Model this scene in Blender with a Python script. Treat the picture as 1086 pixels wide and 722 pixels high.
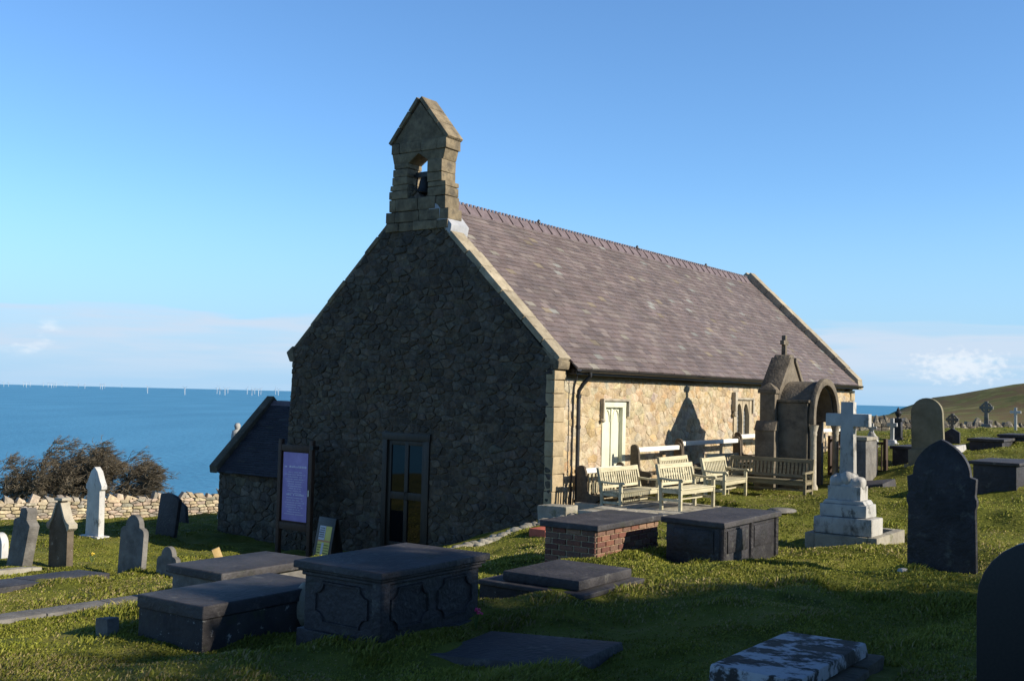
import bpy, bmesh, math, random
import numpy as np
from mathutils import Vector, Matrix
R = math.radians
for o in list(bpy.data.objects): bpy.data.objects.remove(o)
SC = bpy.context.scene
COL = SC.collection
random.seed(7)
rng = np.random.default_rng(7)

# ------------------------------------------------------------------ camera
F = 1150.0                       # focal length in photo pixels (photo 1086 wide)
PITCH = math.atan(55 / F); ROLL = 0.0245
fw = Vector((0, math.cos(PITCH), math.sin(PITCH))); rt = Vector((1, 0, 0)); up = rt.cross(fw)
rt2 = rt * math.cos(ROLL) + up * math.sin(ROLL); up2 = up * math.cos(ROLL) - rt * math.sin(ROLL)
CM = Matrix((rt2, up2, -fw)).transposed()
cd = bpy.data.cameras.new('camera'); cam = bpy.data.objects.new('camera', cd); COL.objects.link(cam)
cam.matrix_world = CM.to_4x4()
cd.sensor_width = 36; cd.sensor_fit = 'HORIZONTAL'; cd.lens = 36 * F / 1086
cd.clip_start = 0.1; cd.clip_end = 120000
SC.camera = cam
def P(px, py, d):
    """world point at depth d (metres ahead of the camera) seen at a spot of the photograph"""
    v = CM @ Vector(((px - 543) / F, (361 - py) / F, -1))
    return v * (d / v.y)

# ------------------------------------------------------------------ light
SUN_AZ = math.atan2(.932, -.362); SUN_EL = R(26.5)
w = bpy.data.worlds.new('World'); SC.world = w; w.use_nodes = True
nt = w.node_tree; nt.nodes.clear()
def N(t, **k):
    n = nt.nodes.new(t)
    for a, b in k.items(): setattr(n, a, b)
    return n
out = N('ShaderNodeOutputWorld'); bg = N('ShaderNodeBackground'); sky = N('ShaderNodeTexSky', sky_type='NISHITA')
sky.sun_disc = False; sky.sun_elevation = SUN_EL; sky.sun_rotation = SUN_AZ
sky.altitude = 120; sky.air_density = 1.0; sky.dust_density = 0.3; sky.ozone_density = 3.0
hs = N('ShaderNodeHueSaturation'); hs.inputs['Saturation'].default_value = 1.0; hs.inputs['Value'].default_value = 1.0
nt.links.new(sky.outputs[0], hs.inputs['Color'])
# low bank of cloud over the horizon, by direction
tc = N('ShaderNodeTexCoord'); sep = N('ShaderNodeSeparateXYZ'); nt.links.new(tc.outputs['Generated'], sep.inputs[0])
mp = N('ShaderNodeMapping'); mp.inputs['Scale'].default_value = (5, 5, 60); nt.links.new(tc.outputs['Generated'], mp.inputs[0])
no = N('ShaderNodeTexNoise'); no.inputs['Scale'].default_value = 1.0; no.inputs['Detail'].default_value = 7; no.inputs['Roughness'].default_value = .55
nt.links.new(mp.outputs[0], no.inputs['Vector'])
def mr(src, a, b, c, d, smooth=True):
    m = N('ShaderNodeMapRange'); m.interpolation_type = 'SMOOTHSTEP' if smooth else 'LINEAR'
    for i, x in enumerate((a, b, c, d)): m.inputs[i + 1].default_value = x
    nt.links.new(src, m.inputs[0]); return m.outputs[0]
def mm(op, a, b):
    m = N('ShaderNodeMath', operation=op)
    for i, x in enumerate((a, b)):
        if isinstance(x, (int, float)): m.inputs[i].default_value = x
        else: nt.links.new(x, m.inputs[i])
    return m.outputs[0]
elev_n = mm('ADD', sep.outputs[2], mm('MULTIPLY', mm('SUBTRACT', no.outputs[0], .5), .05))
bank = mr(elev_n, .060, .066, 1, 0)
bank2 = mr(no.outputs[0], .34, .60, .35, 1.0)
fade = mr(sep.outputs[2], .004, .035, .35, 1)
mask = mm('MULTIPLY', mm('MULTIPLY', bank, bank2), fade)
# a few brighter cumulus heads
mp2 = N('ShaderNodeMapping'); mp2.inputs['Scale'].default_value = (14, 14, 34); mp2.inputs['Location'].default_value = (3.3, 1.2, .4)
nt.links.new(tc.outputs['Generated'], mp2.inputs[0])
no2 = N('ShaderNodeTexNoise'); no2.inputs['Detail'].default_value = 8; no2.inputs['Scale'].default_value = 1.0
nt.links.new(mp2.outputs[0], no2.inputs['Vector'])
cd0 = P(1018, 388, 1.0).normalized()
vs_ = N('ShaderNodeVectorMath', operation='SUBTRACT'); vs_.inputs[1].default_value = cd0; nt.links.new(tc.outputs['Generated'], vs_.inputs[0])
vk = N('ShaderNodeVectorMath', operation='MULTIPLY'); vk.inputs[1].default_value = (1, 1, 2.6); nt.links.new(vs_.outputs[0], vk.inputs[0])
vl = N('ShaderNodeVectorMath', operation='LENGTH'); nt.links.new(vk.outputs[0], vl.inputs[0])
mp3 = N('ShaderNodeMapping'); mp3.inputs['Scale'].default_value = (30, 30, 44); nt.links.new(tc.outputs['Generated'], mp3.inputs[0])
no3 = N('ShaderNodeTexNoise'); no3.inputs['Detail'].default_value = 4; nt.links.new(mp3.outputs[0], no3.inputs['Vector'])
blob = mr(mm('ADD', vl.outputs['Value'], mm('MULTIPLY', mm('SUBTRACT', no3.outputs[0], .5), .09)), .004, .046, 1, 0)
cum = mm('MULTIPLY', mr(no2.outputs[0], .56, .66, 0, 1), mm('MULTIPLY', mr(sep.outputs[2], .018, .028, 0, 1), mr(sep.outputs[2], .045, .055, 1, 0)))
mx = N('ShaderNodeMix', data_type='RGBA'); mx.inputs[7].default_value = (4.5, 5.5, 6.7, 1)
gn = N('ShaderNodeMix', data_type='RGBA', blend_type='MULTIPLY'); gn.inputs[0].default_value = 1; gn.inputs[7].default_value = (.93, 1.25, 1.52, 1); nt.links.new(hs.outputs[0], gn.inputs[6])
hz = N('ShaderNodeMix', data_type='RGBA'); hz.inputs[7].default_value = (2.85, 4.7, 6.7, 1)      # clean pale blue air low over the sea
nt.links.new(mr(sep.outputs[2], -.01, .20, .95, 0), hz.inputs[0]); nt.links.new(gn.outputs[2], hz.inputs[6])
zd = N('ShaderNodeMix', data_type='RGBA', blend_type='MULTIPLY'); zd.inputs[7].default_value = (.28, .32, .38, 1)     # deep winter blue overhead, darkened above the view to weaken ambient light
nt.links.new(mr(sep.outputs[2], .36, .60, 0, 1), zd.inputs[0]); nt.links.new(hz.outputs[2], zd.inputs[6])
nt.links.new(mask, mx.inputs[0]); nt.links.new(zd.outputs[2], mx.inputs[6])
mx2 = N('ShaderNodeMix', data_type='RGBA'); mx2.inputs[7].default_value = (7.2, 7.4, 7.6, 1)
nt.links.new(mm('MAXIMUM', mm('MULTIPLY', cum, .5), mm('MULTIPLY', blob, .55)), mx2.inputs[0]); nt.links.new(mx.outputs[2], mx2.inputs[6])
nt.links.new(mx2.outputs[2], bg.inputs['Color']); bg.inputs['Strength'].default_value = 0.098
nt.links.new(bg.outputs[0], out.inputs[0])
sl = bpy.data.lights.new('sun', 'SUN'); so = bpy.data.objects.new('sun', sl); COL.objects.link(so)
sl.energy = 5.0; sl.angle = R(.55); sl.color = (1, .90, .74)
sd = Vector((math.sin(SUN_AZ) * math.cos(SUN_EL), math.cos(SUN_AZ) * math.cos(SUN_EL), math.sin(SUN_EL)))
so.rotation_euler = sd.to_track_quat('Z', 'Y').to_euler()
so.location = sd * 60
vs = SC.view_settings; vs.view_transform = 'Standard'; vs.look = 'None'; vs.gamma = 1; vs.exposure = 0.48; vs.use_curve_mapping = False

# ------------------------------------------------------------------ helpers
PHI = math.atan2(.82, .572)                      # the church and most graves lie east-west: local x = east, y = north
E2 = np.array((math.cos(PHI), math.sin(PHI))); N2 = np.array((-math.sin(PHI), math.cos(PHI)))

def tag(o, label=None, cat=None, group=None, kind=None):
    if label: o['label'] = label
    if cat: o['category'] = cat
    if group: o['group'] = group
    if kind: o['kind'] = kind
    return o
def thing(name, label, cat, loc=(0, 0, 0), rz=None, group=None, tilt=(0, 0)):
    o = bpy.data.objects.new(name, None); COL.objects.link(o)
    o.location = loc; o.rotation_euler = (tilt[0], tilt[1], PHI if rz is None else rz)
    o.empty_display_size = .2
    return tag(o, label, cat, group)
def dup(root, loc, rz, label, tilt=(0, 0), scale=None):
    r = root.copy(); COL.objects.link(r); r.location = loc; r.rotation_euler = (tilt[0], tilt[1], rz)
    if scale: r.scale = scale
    if label: r['label'] = label
    for ch in list(root.children):
        c = ch.copy(); COL.objects.link(c); c.parent = r
        for g in list(ch.children):
            d = g.copy(); COL.objects.link(d); d.parent = c
    return r

class MB:
    def __init__(s): s.v = []; s.f = []; s.c = []
    def add(s, vs, fs, col=None):
        b = len(s.v); s.v.extend([tuple(p) for p in vs]); s.f.extend([tuple(i + b for i in q) for q in fs])
        s.c.extend([col or (1, 1, 1)] * len(vs)); return s
    def box(s, x0, x1, y0, y1, z0, z1, col=None, j=0):
        q = [(x, y, z) for z in (z0, z1) for x, y in ((x0, y0), (x1, y0), (x1, y1), (x0, y1))]
        if j: q = [tuple(a + random.uniform(-j, j) for a in p) for p in q]
        return s.add(q, [(3, 2, 1, 0), (4, 5, 6, 7), (0, 1, 5, 4), (1, 2, 6, 5), (2, 3, 7, 6), (3, 0, 4, 7)], col)
    def taper(s, x, y, z0, z1, a0, b0, a1, b1, col=None):
        q = [(x + i * a0, y + k * b0, z0) for i, k in ((-1, -1), (1, -1), (1, 1), (-1, 1))] + [(x + i * a1, y + k * b1, z1) for i, k in ((-1, -1), (1, -1), (1, 1), (-1, 1))]
        return s.add(q, [(3, 2, 1, 0), (4, 5, 6, 7), (0, 1, 5, 4), (1, 2, 6, 5), (2, 3, 7, 6), (3, 0, 4, 7)], col)
    def prism(s, poly, plane, lo, hi, col=None):
        m = {'yz': lambda a, b, t: (t, a, b), 'xz': lambda a, b, t: (a, t, b), 'xy': lambda a, b, t: (a, b, t)}[plane]
        n = len(poly); q = [m(a, b, lo) for a, b in poly] + [m(a, b, hi) for a, b in poly]
        return s.add(q, [tuple(range(n))[::-1], tuple(range(n, 2 * n))] + [(i, (i + 1) % n, n + (i + 1) % n, n + i) for i in range(n)], col)
    def bar(s, a, b, w, h, col=None):
        a = Vector(a); b = Vector(b); d = (b - a).normalized(); u = d.cross(Vector((0, 0, 1)))
        if u.length < 1e-3: u = Vector((0, 1, 0))
        u.normalize(); v = u.cross(d)
        q = [p + u * i * w / 2 + v * k * h / 2 for p in (a, b) for i, k in ((-1, -1), (1, -1), (1, 1), (-1, 1))]
        return s.add(q, [(3, 2, 1, 0), (4, 5, 6, 7), (0, 1, 5, 4), (1, 2, 6, 5), (2, 3, 7, 6), (3, 0, 4, 7)], col)
    def tube(s, pts, rad, n=8, col=None, cap=True):
        pts = [Vector(p) for p in pts]; L = len(pts)
        if not hasattr(rad, '__len__'): rad = [rad] * L
        q = []
        for i, p in enumerate(pts):
            d = (pts[min(i + 1, L - 1)] - pts[max(i - 1, 0)]).normalized()
            u = d.cross(Vector((0.13, 0.21, .97)))
            if u.length < 1e-3: u = d.cross(Vector((1, 0, 0)))
            u.normalize(); v = d.cross(u)
            q += [p + (u * math.cos(k * 2 * math.pi / n) + v * math.sin(k * 2 * math.pi / n)) * rad[i] for k in range(n)]
        f = [(i * n + k, i * n + (k + 1) % n, (i + 1) * n + (k + 1) % n, (i + 1) * n + k) for i in range(L - 1) for k in range(n)]
        if cap: f += [tuple(range(n))[::-1], tuple(range((L - 1) * n, L * n))]
        return s.add(q, f, col)
    def lathe(s, prof, n=16, c=(0, 0, 0), col=None):
        q = [(c[0] + r * math.cos(k * 2 * math.pi / n), c[1] + r * math.sin(k * 2 * math.pi / n), c[2] + z) for r, z in prof for k in range(n)]
        L = len(prof)
        f = [(i * n + k, i * n + (k + 1) % n, (i + 1) * n + (k + 1) % n, (i + 1) * n + k) for i in range(L - 1) for k in range(n)]
        f += [tuple(range(n))[::-1], tuple(range((L - 1) * n, L * n))]
        return s.add(q, f, col)
    def rock(s, c, sx, sy, sz, seed=0, col=None, n=2, rough=.18):
        bm = bmesh.new(); bmesh.ops.create_icosphere(bm, subdivisions=n, radius=1)
        r = random.Random(seed); ph = [r.uniform(0, 6) for _ in range(6)]
        q = []
        for v in bm.verts:
            p = v.co; k = 1 + rough * (math.sin(3 * p.x + ph[0]) + math.sin(3.3 * p.y + ph[1]) + math.sin(3.7 * p.z + ph[2])) / 2 + r.uniform(-.05, .05)
            m = max(abs(p.x), abs(p.y), abs(p.z)); p = p * (k * (.72 + .28 / m * .8))
            q.append((c[0] + p.x * sx, c[1] + p.y * sy, c[2] + p.z * sz))
        f = [tuple(v.index for v in t.verts) for t in bm.faces]; bm.free()
        return s.add(q, f, col)
    def build(s, name, mat, parent=None, bevel=0, smooth=True, seg=2, ang=35, recalc=True):
        me = bpy.data.meshes.new(name); me.from_pydata(s.v, [], s.f)
        at = me.color_attributes.new('col', 'FLOAT_COLOR', 'POINT')
        at.data.foreach_set('color', np.array([(*c[:3], 1) for c in s.c], dtype=np.float32).ravel())
        bm = bmesh.new(); bm.from_mesh(me)
        if recalc: bmesh.ops.recalc_face_normals(bm, faces=bm.faces)
        if bevel:
            es = [e for e in bm.edges if len(e.link_faces) == 2 and e.calc_face_angle(0) > R(28)]
            bmesh.ops.bevel(bm, geom=es, offset=bevel, segments=seg, profile=.6, affect='EDGES', clamp_overlap=True)
        bm.to_mesh(me); bm.free()
        if smooth:
            me.polygons.foreach_set('use_smooth', [True] * len(me.polygons)); me.set_sharp_from_angle(angle=R(ang))
        me.materials.append(mat)
        o = bpy.data.objects.new(name, me); COL.objects.link(o)
        if parent: o.parent = parent
        return o

# ------------------------------------------------------------------ materials
MATS = {}
def mat(name, c1, c2=None, rough=.85, scale=3, detail=6, bump=.3, bscale=30, spots=None, metal=0, attr=False, spec=.4, stretch=(1, 1, 1), contrast=(.35, .65), spots2=None, bdist=.01, rv=0):
    """procedural surface: two tones mixed by noise, optional lichen / stain blotches, fine bump"""
    if name in MATS: return MATS[name]
    m = bpy.data.materials.new(name); m.use_nodes = True; t = m.node_tree; b = t.nodes['Principled BSDF']
    L = t.links.new
    def nn(k): return t.nodes.new(k)
    tcn = nn('ShaderNodeTexCoord'); mpn = nn('ShaderNodeMapping'); mpn.inputs['Scale'].default_value = stretch; L(tcn.outputs['Object'], mpn.inputs[0])
    oi = nn('ShaderNodeObjectInfo'); ad = nn('ShaderNodeVectorMath'); ad.operation = 'ADD'
    sc = nn('ShaderNodeVectorMath'); sc.operation = 'SCALE'; sc.inputs[0].default_value = (37, 19, 11); L(oi.outputs['Random'], sc.inputs['Scale'])
    L(mpn.outputs[0], ad.inputs[0]); L(sc.outputs[0], ad.inputs[1])
    n1 = nn('ShaderNodeTexNoise'); n1.inputs['Scale'].default_value = scale; n1.inputs['Detail'].default_value = detail; n1.inputs['Roughness'].default_value = .62; L(ad.outputs[0], n1.inputs['Vector'])
    rp = nn('ShaderNodeMapRange'); rp.inputs[1].default_value = contrast[0]; rp.inputs[2].default_value = contrast[1]; L(n1.outputs[0], rp.inputs[0])
    mxn = nn('ShaderNodeMix'); mxn.data_type = 'RGBA'; mxn.inputs[6].default_value = (*c1, 1); mxn.inputs[7].default_value = (*(c2 or c1), 1); L(rp.outputs[0], mxn.inputs[0])
    colr = mxn.outputs[2]
    if attr:
        a = nn('ShaderNodeAttribute'); a.attribute_name = 'col'
        mu = nn('ShaderNodeMix'); mu.data_type = 'RGBA'; mu.blend_type = 'MULTIPLY'; mu.inputs[0].default_value = 1; L(colr, mu.inputs[6]); L(a.outputs['Color'], mu.inputs[7]); colr = mu.outputs[2]
    for k, sp in enumerate((spots, spots2)):
        if not sp: continue
        scol, sscale, lo, hi = sp
        n2 = nn('ShaderNodeTexNoise'); n2.inputs['Scale'].default_value = sscale; n2.inputs['Detail'].default_value = 9; n2.inputs['Roughness'].default_value = .7
        of = nn('ShaderNodeVectorMath'); of.operation = 'ADD'; of.inputs[1].default_value = (5.3 + 9 * k, 2.1, 7.7); L(ad.outputs[0], of.inputs[0]); L(of.outputs[0], n2.inputs['Vector'])
        r2 = nn('ShaderNodeMapRange'); r2.inputs[1].default_value = lo; r2.inputs[2].default_value = hi; L(n2.outputs[0], r2.inputs[0])
        m2 = nn('ShaderNodeMix'); m2.data_type = 'RGBA'; m2.inputs[7].default_value = (*scol, 1); L(r2.outputs[0], m2.inputs[0]); L(colr, m2.inputs[6]); colr = m2.outputs[2]
    if rv:
        hv = nn('ShaderNodeMapRange'); hv.inputs[3].default_value = 1 - rv; hv.inputs[4].default_value = 1 + rv; L(oi.outputs['Random'], hv.inputs[0])
        hh_ = nn('ShaderNodeHueSaturation'); L(hv.outputs[0], hh_.inputs['Value']); L(colr, hh_.inputs['Color']); colr = hh_.outputs[0]
    L(colr, b.inputs['Base Color'])
    b.inputs['Roughness'].default_value = rough; b.inputs['Metallic'].default_value = metal; b.inputs['Specular IOR Level'].default_value = spec
    if bump:
        n3 = nn('ShaderNodeTexNoise'); n3.inputs['Scale'].default_value = bscale; n3.inputs['Detail'].default_value = 6; L(ad.outputs[0], n3.inputs['Vector'])
        bp = nn('ShaderNodeBump'); bp.inputs['Strength'].default_value = bump; bp.inputs['Distance'].default_value = bdist * 3; L(n3.outputs[0], bp.inputs['Height']); L(bp.outputs[0], b.inputs['Normal'])
    MATS[name] = m; return m

M_rub = mat('rubble_stone', (.72, .70, .67), (1.18, 1.14, 1.06), attr=True, scale=7, bump=.9, bscale=12, bdist=.014, spots=((.52, .44, .31), 4, .5, .66), spots2=((.20, .15, .10), 7, .60, .78))
M_rubd = mat('weathered_shaded_rubble', (.62, .62, .62), (1.2, 1.15, 1.1), attr=True, scale=8, bump=1.0, bscale=9, bdist=.022, spots=((.135, .125, .105), 6, .52, .72), spots2=((.028, .026, .024), 1.6, .46, .72))  # gable stone: weathered, and darkened in colour for the gable's shade
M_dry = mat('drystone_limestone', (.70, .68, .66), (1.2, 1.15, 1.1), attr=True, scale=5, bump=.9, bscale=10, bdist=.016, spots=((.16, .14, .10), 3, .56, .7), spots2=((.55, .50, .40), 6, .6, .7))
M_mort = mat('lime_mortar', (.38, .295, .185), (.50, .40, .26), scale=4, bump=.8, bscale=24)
M_mortd = mat('weathered_shaded_mortar', (.070, .058, .044), (.115, .095, .073), scale=4, bump=.8, bscale=24)  # dark copy of the mortar, carrying weathering and the gable's shade
M_dress = mat('dressed_limestone', (.31, .255, .17), (.45, .375, .26), scale=4, bump=.5, bscale=22, attr=True, spots=((.2, .17, .12), 3, .58, .72))
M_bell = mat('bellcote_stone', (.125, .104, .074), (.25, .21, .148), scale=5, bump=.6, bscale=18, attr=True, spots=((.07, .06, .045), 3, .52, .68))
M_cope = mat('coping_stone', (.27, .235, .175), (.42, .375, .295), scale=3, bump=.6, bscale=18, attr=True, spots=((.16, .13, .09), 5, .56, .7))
M_slate = mat('roof_slate', (.70, .69, .66), (.92, .90, .87), scale=1.3, rough=.65, bump=.3, bscale=30, attr=True, detail=9, spots=((.17, .155, .125), 14, .66, .74), spots2=((.10, .090, .085), 2, .60, .80))
M_ridge = mat('clay_ridge', (.115, .088, .095), (.175, .135, .142), scale=5, rough=.7, bump=.2)
M_lead = mat('lead_flashing', (.3, .31, .33), (.42, .43, .45), rough=.5, scale=3, bump=.2)
M_tomb = mat('tomb_slate', (.015, .014, .017), (.038, .035, .040), rough=.6, scale=2.4, bump=.5, bscale=20, spots=((.085, .085, .075), 7, .57, .70), spots2=((.012, .013, .010), 3, .55, .7), stretch=(1, 1, 1))
M_top = mat('tomb_slab_slate', (.028, .026, .029), (.062, .058, .061), rough=.65, scale=1.7, bump=.5, bscale=18, spots=((.14, .135, .12), 6, .57, .74), spots2=((.03, .032, .022), 2.5, .54, .72))
M_lich = mat('lichened_slate', (.026, .024, .026), (.052, .047, .045), rough=.8, scale=3, bump=.6, bscale=15, spots=((.32, .32, .30), 11, .60, .67), spots2=((.045, .05, .025), 3, .55, .7))
M_lich2 = mat('flaking_white_lichen_stone', (.035, .030, .026), (.065, .055, .045), rough=.85, scale=3, bump=.8, bscale=12, spots=((.42, .43, .46), 3.6, .47, .535), stretch=(1.5, 1.0, 1), spots2=((.06, .065, .02), 2, .62, .75))
M_lich3 = mat('mossy_tomb_stone', (.06, .05, .038), (.11, .09, .06), rough=.9, scale=3, bump=.8, bscale=12, spots=((.5, .5, .5), 3.5, .68, .71), spots2=((.08, .085, .022), 2.5, .54, .7))
M_grey = mat('grey_gravestone', (.10, .095, .088), (.19, .18, .165), rough=.85, scale=4, bump=.5, bscale=20, spots=((.3, .29, .25), 7, .62, .72))
M_brownst = mat('brown_gravestone', (.085, .066, .045), (.15, .12, .085), rough=.85, scale=4, bump=.5, bscale=20, spots=((.42, .40, .34), 3, .6, .68))
M_olive = mat('olive_sandstone', (.15, .135, .085), (.23, .205, .14), rough=.85, scale=3, bump=.4, bscale=22)
M_marb = mat('weathered_marble', (.33, .32, .30), (.46, .45, .42), rough=.7, scale=3, bump=.35, bscale=22, spots=((.07, .066, .055), 4, .52, .66), stretch=(1, 1, .55))
M_marb3 = mat('clean_white_marble', (.40, .40, .40), (.55, .55, .54), rough=.6, scale=3, bump=.25, bscale=20, spots=((.10, .10, .09), 5, .55, .68), stretch=(1, 1, .6))
M_marb2 = mat('veined_marble', (.32, .32, .31), (.46, .46, .44), rough=.65, scale=4, bump=.25, bscale=20, spots=((.09, .09, .085), 4.5, .56, .64), stretch=(1, 1, .7))
M_kerb = mat('stone_kerb', (.22, .20, .16), (.34, .32, .26), rough=.9, scale=3, bump=.6, bscale=16, spots=((.1, .11, .05), 4, .56, .7))
M_mon = mat('monument_sandstone', (.095, .078, .056), (.185, .155, .115), rough=.85, scale=3, bump=.5, bscale=18, spots=((.05, .044, .036), 2, .52, .7))
M_black = mat('polished_black_granite', (.005, .005, .006), (.010, .010, .011), rough=.5, scale=60, bump=0)
M_wood = mat('weathered_teak', (.37, .335, .215), (.54, .49, .34), rough=.75, rv=.2, scale=5, bump=.3, bscale=25, stretch=(.5, 4, 4), spots=((.26, .25, .15), 3, .6, .75))
M_wood_shade = mat('shaded_teak', (.15, .125, .075), (.26, .225, .14), rough=.8, rv=.2, scale=5, bump=.3, bscale=25, stretch=(.5, 4, 4))  # teak with the shade on the monument bench put into its colour
M_pew = mat('dark_pew_wood', (.06, .045, .03), (.11, .085, .055), rough=.75, scale=5, bump=.3, stretch=(1, 4, 4))
M_white = mat('white_painted_board', (.72, .70, .62), (.82, .80, .74), rough=.55, scale=3, bump=.1)
M_iron = mat('black_painted_iron', (.012, .012, .013), (.025, .024, .024), rough=.45, scale=10, bump=.1)
M_brown = mat('brown_painted_timber', (.035, .018, .012), (.06, .032, .02), rough=.6, scale=8, bump=.2, stretch=(1, 1, .3))
M_door = mat('dark_door_timber', (.016, .013, .011), (.032, .026, .02), rough=.5, scale=6, bump=.2, stretch=(1, 4, .5))
M_cream = mat('cream_boarding', (.56, .56, .42), (.64, .64, .5), rough=.6, scale=3, bump=.1)
M_lead_glass = mat('leaded_glass', (.12, .13, .13), (.22, .23, .22), rough=.3, scale=12, bump=.3)
M_glass = mat('door_glass', (.006, .007, .008), rough=.02, bump=0, spec=.45)
M_brick = mat('red_brick', (.85, .85, .85), (1.15, 1.1, 1.05), attr=True, scale=9, bump=.5, bscale=30)
M_bark = mat('bark', (.06, .045, .032), (.13, .10, .07), rough=.95, scale=8, bump=.6)
M_twig = mat('bare_twigs', (.105, .088, .060), (.20, .165, .115), rough=.95, scale=2, bump=0)
M_leaf = mat('dark_evergreen_leaf', (.018, .032, .012), (.045, .065, .022), rough=.7, scale=1.5, bump=0)
M_gold = mat('raw_timber', (.50, .34, .13), (.58, .42, .2), rough=.7, scale=6, bump=.2)
M_red = mat('red_clay_tile', (.42, .10, .06), (.5, .14, .09), rough=.8, scale=5, bump=.2)
M_pink = mat('pink_petal', (.5, .03, .12), (.6, .06, .2), rough=.6, bump=0)
M_yel = mat('yellow_petal', (.7, .5, .03), (.8, .6, .08), rough=.6, bump=0)
M_fol = mat('green_leaf', (.05, .09, .02), (.08, .12, .03), rough=.6, bump=0)
M_turb = mat('white_turbine_paint', (.5, .53, .56), rough=.5, bump=0)
M_ochre = mat('lichened_edge_stone', (.30, .27, .21), (.42, .38, .3), rough=.85, scale=4, bump=.5, bscale=20)  # pale lichened stone for the headstone mouldings
# ------------------------------------------------------------------ ground
CTRL = [(402,690,10),(235,631,13),(214,689,10.5),(619,639,11.5),(632,593,14),(582,592,14.5),(766,596,14),(930,584,15.7),(857,580,16.5),(1000,608,13.5),
        (985,492,25),(1078,521,20),(1050,476,28),(1046,459,55),(946,478,40),(918,513,25),(820,521,24.3),(640,548,19.7),(705,555,18.4),
        (22,602,19),(66,602,19),(138,612,18),(100,572,25),(178,611,17.5),(178,567,27),(0,553,38),(222,545,42),(224,577,26.5),(298,586,25.5),
        (405,585,23.5),(470,582,22.5),(548,572,19.3),(543,722,8.6),(100,722,9.0),(1000,722,7.8),(164,638,13.7),(105,613,16.7),(952,462,46),(1080,455,46),(1010,470,30),
        (560,598,15.5),(500,640,12.2)]
pts = [P(*c) for c in CTRL]
pts += [Vector(v) for v in ((0,0,-1.66),(4,0,-1.45),(-6,0,-2.0),(0,-8,-1.0),(12,-4,-.55),(20,6,-.4),(25,-15,1.2),(-20,0,-3.0),(-20,-20,-2.4),(0,-25,.6),(30,25,-.6),(24,40,-1.3),(34,52,-1.6),(10,62,-2.3),
                            (-25,25,-4.6),(-30,36,-5.0),(12,42,-2.2),(2,40,-3.0),(9.5,38,-2.0),(-1,32,-3.6),(7.2,26.4,-2.0),(3.2,24.6,-2.12),(5,23,-2.07),(40,10,.2),(-38,10,-5),(0.6,21.2,-2.48))]
C = np.array(pts); cx, cy, cz = C.T
def tps_k(r2): return r2 * np.log(np.maximum(r2, 1e-9)) * .5
n = len(C); K = tps_k((cx[:, None] - cx) ** 2 + (cy[:, None] - cy) ** 2) + np.eye(n) * .6
Pm = np.stack([np.ones(n), cx, cy], 1); A = np.block([[K, Pm], [Pm.T, np.zeros((3, 3))]])
SOL = np.linalg.solve(A, np.concatenate([cz, np.zeros(3)]))
def hash2(i, j, s):
    h = np.sin(i * 127.1 + j * 311.7 + s * 74.7) * 43758.5453
    return h - np.floor(h)
def vnoise(x, y, s=0):
    i = np.floor(x); j = np.floor(y); u = x - i; v = y - j; u = u * u * (3 - 2 * u); v = v * v * (3 - 2 * v)
    return (hash2(i, j, s) * (1 - u) + hash2(i + 1, j, s) * u) * (1 - v) + (hash2(i, j + 1, s) * (1 - u) + hash2(i + 1, j + 1, s) * u) * v
def sst(a, b, x):
    t = np.clip((x - a) / (b - a), 0, 1); return t * t * (3 - 2 * t)
def h0(x, y):
    x = np.asarray(x, float); y = np.asarray(y, float); sh = x.shape; x = x.ravel(); y = y.ravel()
    xc = np.clip(x, -45, 55); yc = np.clip(y, -40, 75); z = np.empty_like(x)
    for a in range(0, len(x), 20000):
        s = slice(a, a + 20000)
        z[s] = tps_k((xc[s, None] - cx) ** 2 + (yc[s, None] - cy) ** 2) @ SOL[:n] + SOL[n] + SOL[n + 1] * xc[s] + SOL[n + 2] * yc[s]
    # far land: level moor, a hill to the east, the cliff to the north and west
    far = -2.2 - .009 * np.clip(y - 60, 0, 400) + .02 * np.clip(-y - 40, 0, 400)
    far += 13.4 * np.exp(-((x - 204) / 46) ** 2 - ((y - 400) / 110) ** 2) + 9 * np.exp(-((x - 330) / 100) ** 2 - ((y - 380) / 150) ** 2)
    far -= .085 * np.clip(-x - 8, 0, 60) * sst(60, 20, y)
    far += 1.0 * (vnoise(x / 9, y / 16, 8) - .5) * sst(150, 260, np.hypot(x, y))
    far += .6 * (vnoise(x / 14, y / 14, 5) - .5) + 1.6 * (vnoise(x / 50, y / 50, 6) - .5) * sst(120, 250, np.hypot(x, y))
    wgt = sst(34, 62, np.hypot((x - 6), (y - 24)))
    z = z * (1 - wgt) + far * wgt
    s1 = -.54 * (x + 15) + .84 * (y - 43) - 1.0 * np.clip(x + 2, 0, 60); s2 = -.88 * (x - 36) + .47 * (y - 200)
    s2 = s2 + 80 * sst(190, 110, y)
    s = np.maximum(np.minimum(s1, s2), -(x + 44)); d = np.clip(s, 0, None)
    z = z - .42 * d * sst(0, 14, d) - .12 * d
    return np.maximum(z, -150).reshape(sh)
def tuss(x, y):
    near = 1 - sst(30, 60, np.hypot(x - 3, y - 20)) * .5
    a = vnoise(x / .55, y / .55, 1) - .5; b = vnoise(x / 1.3, y / 1.3, 2) - .5; c = vnoise(x / .26, y / .26, 3) - .5
    return (.17 * np.sign(a) * np.abs(a * 2) ** 1.3 * .5 + .17 * b + .05 * c) * near
FOOT = []                       # footprints kept level and free of grass: x, y, angle, half sizes
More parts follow.
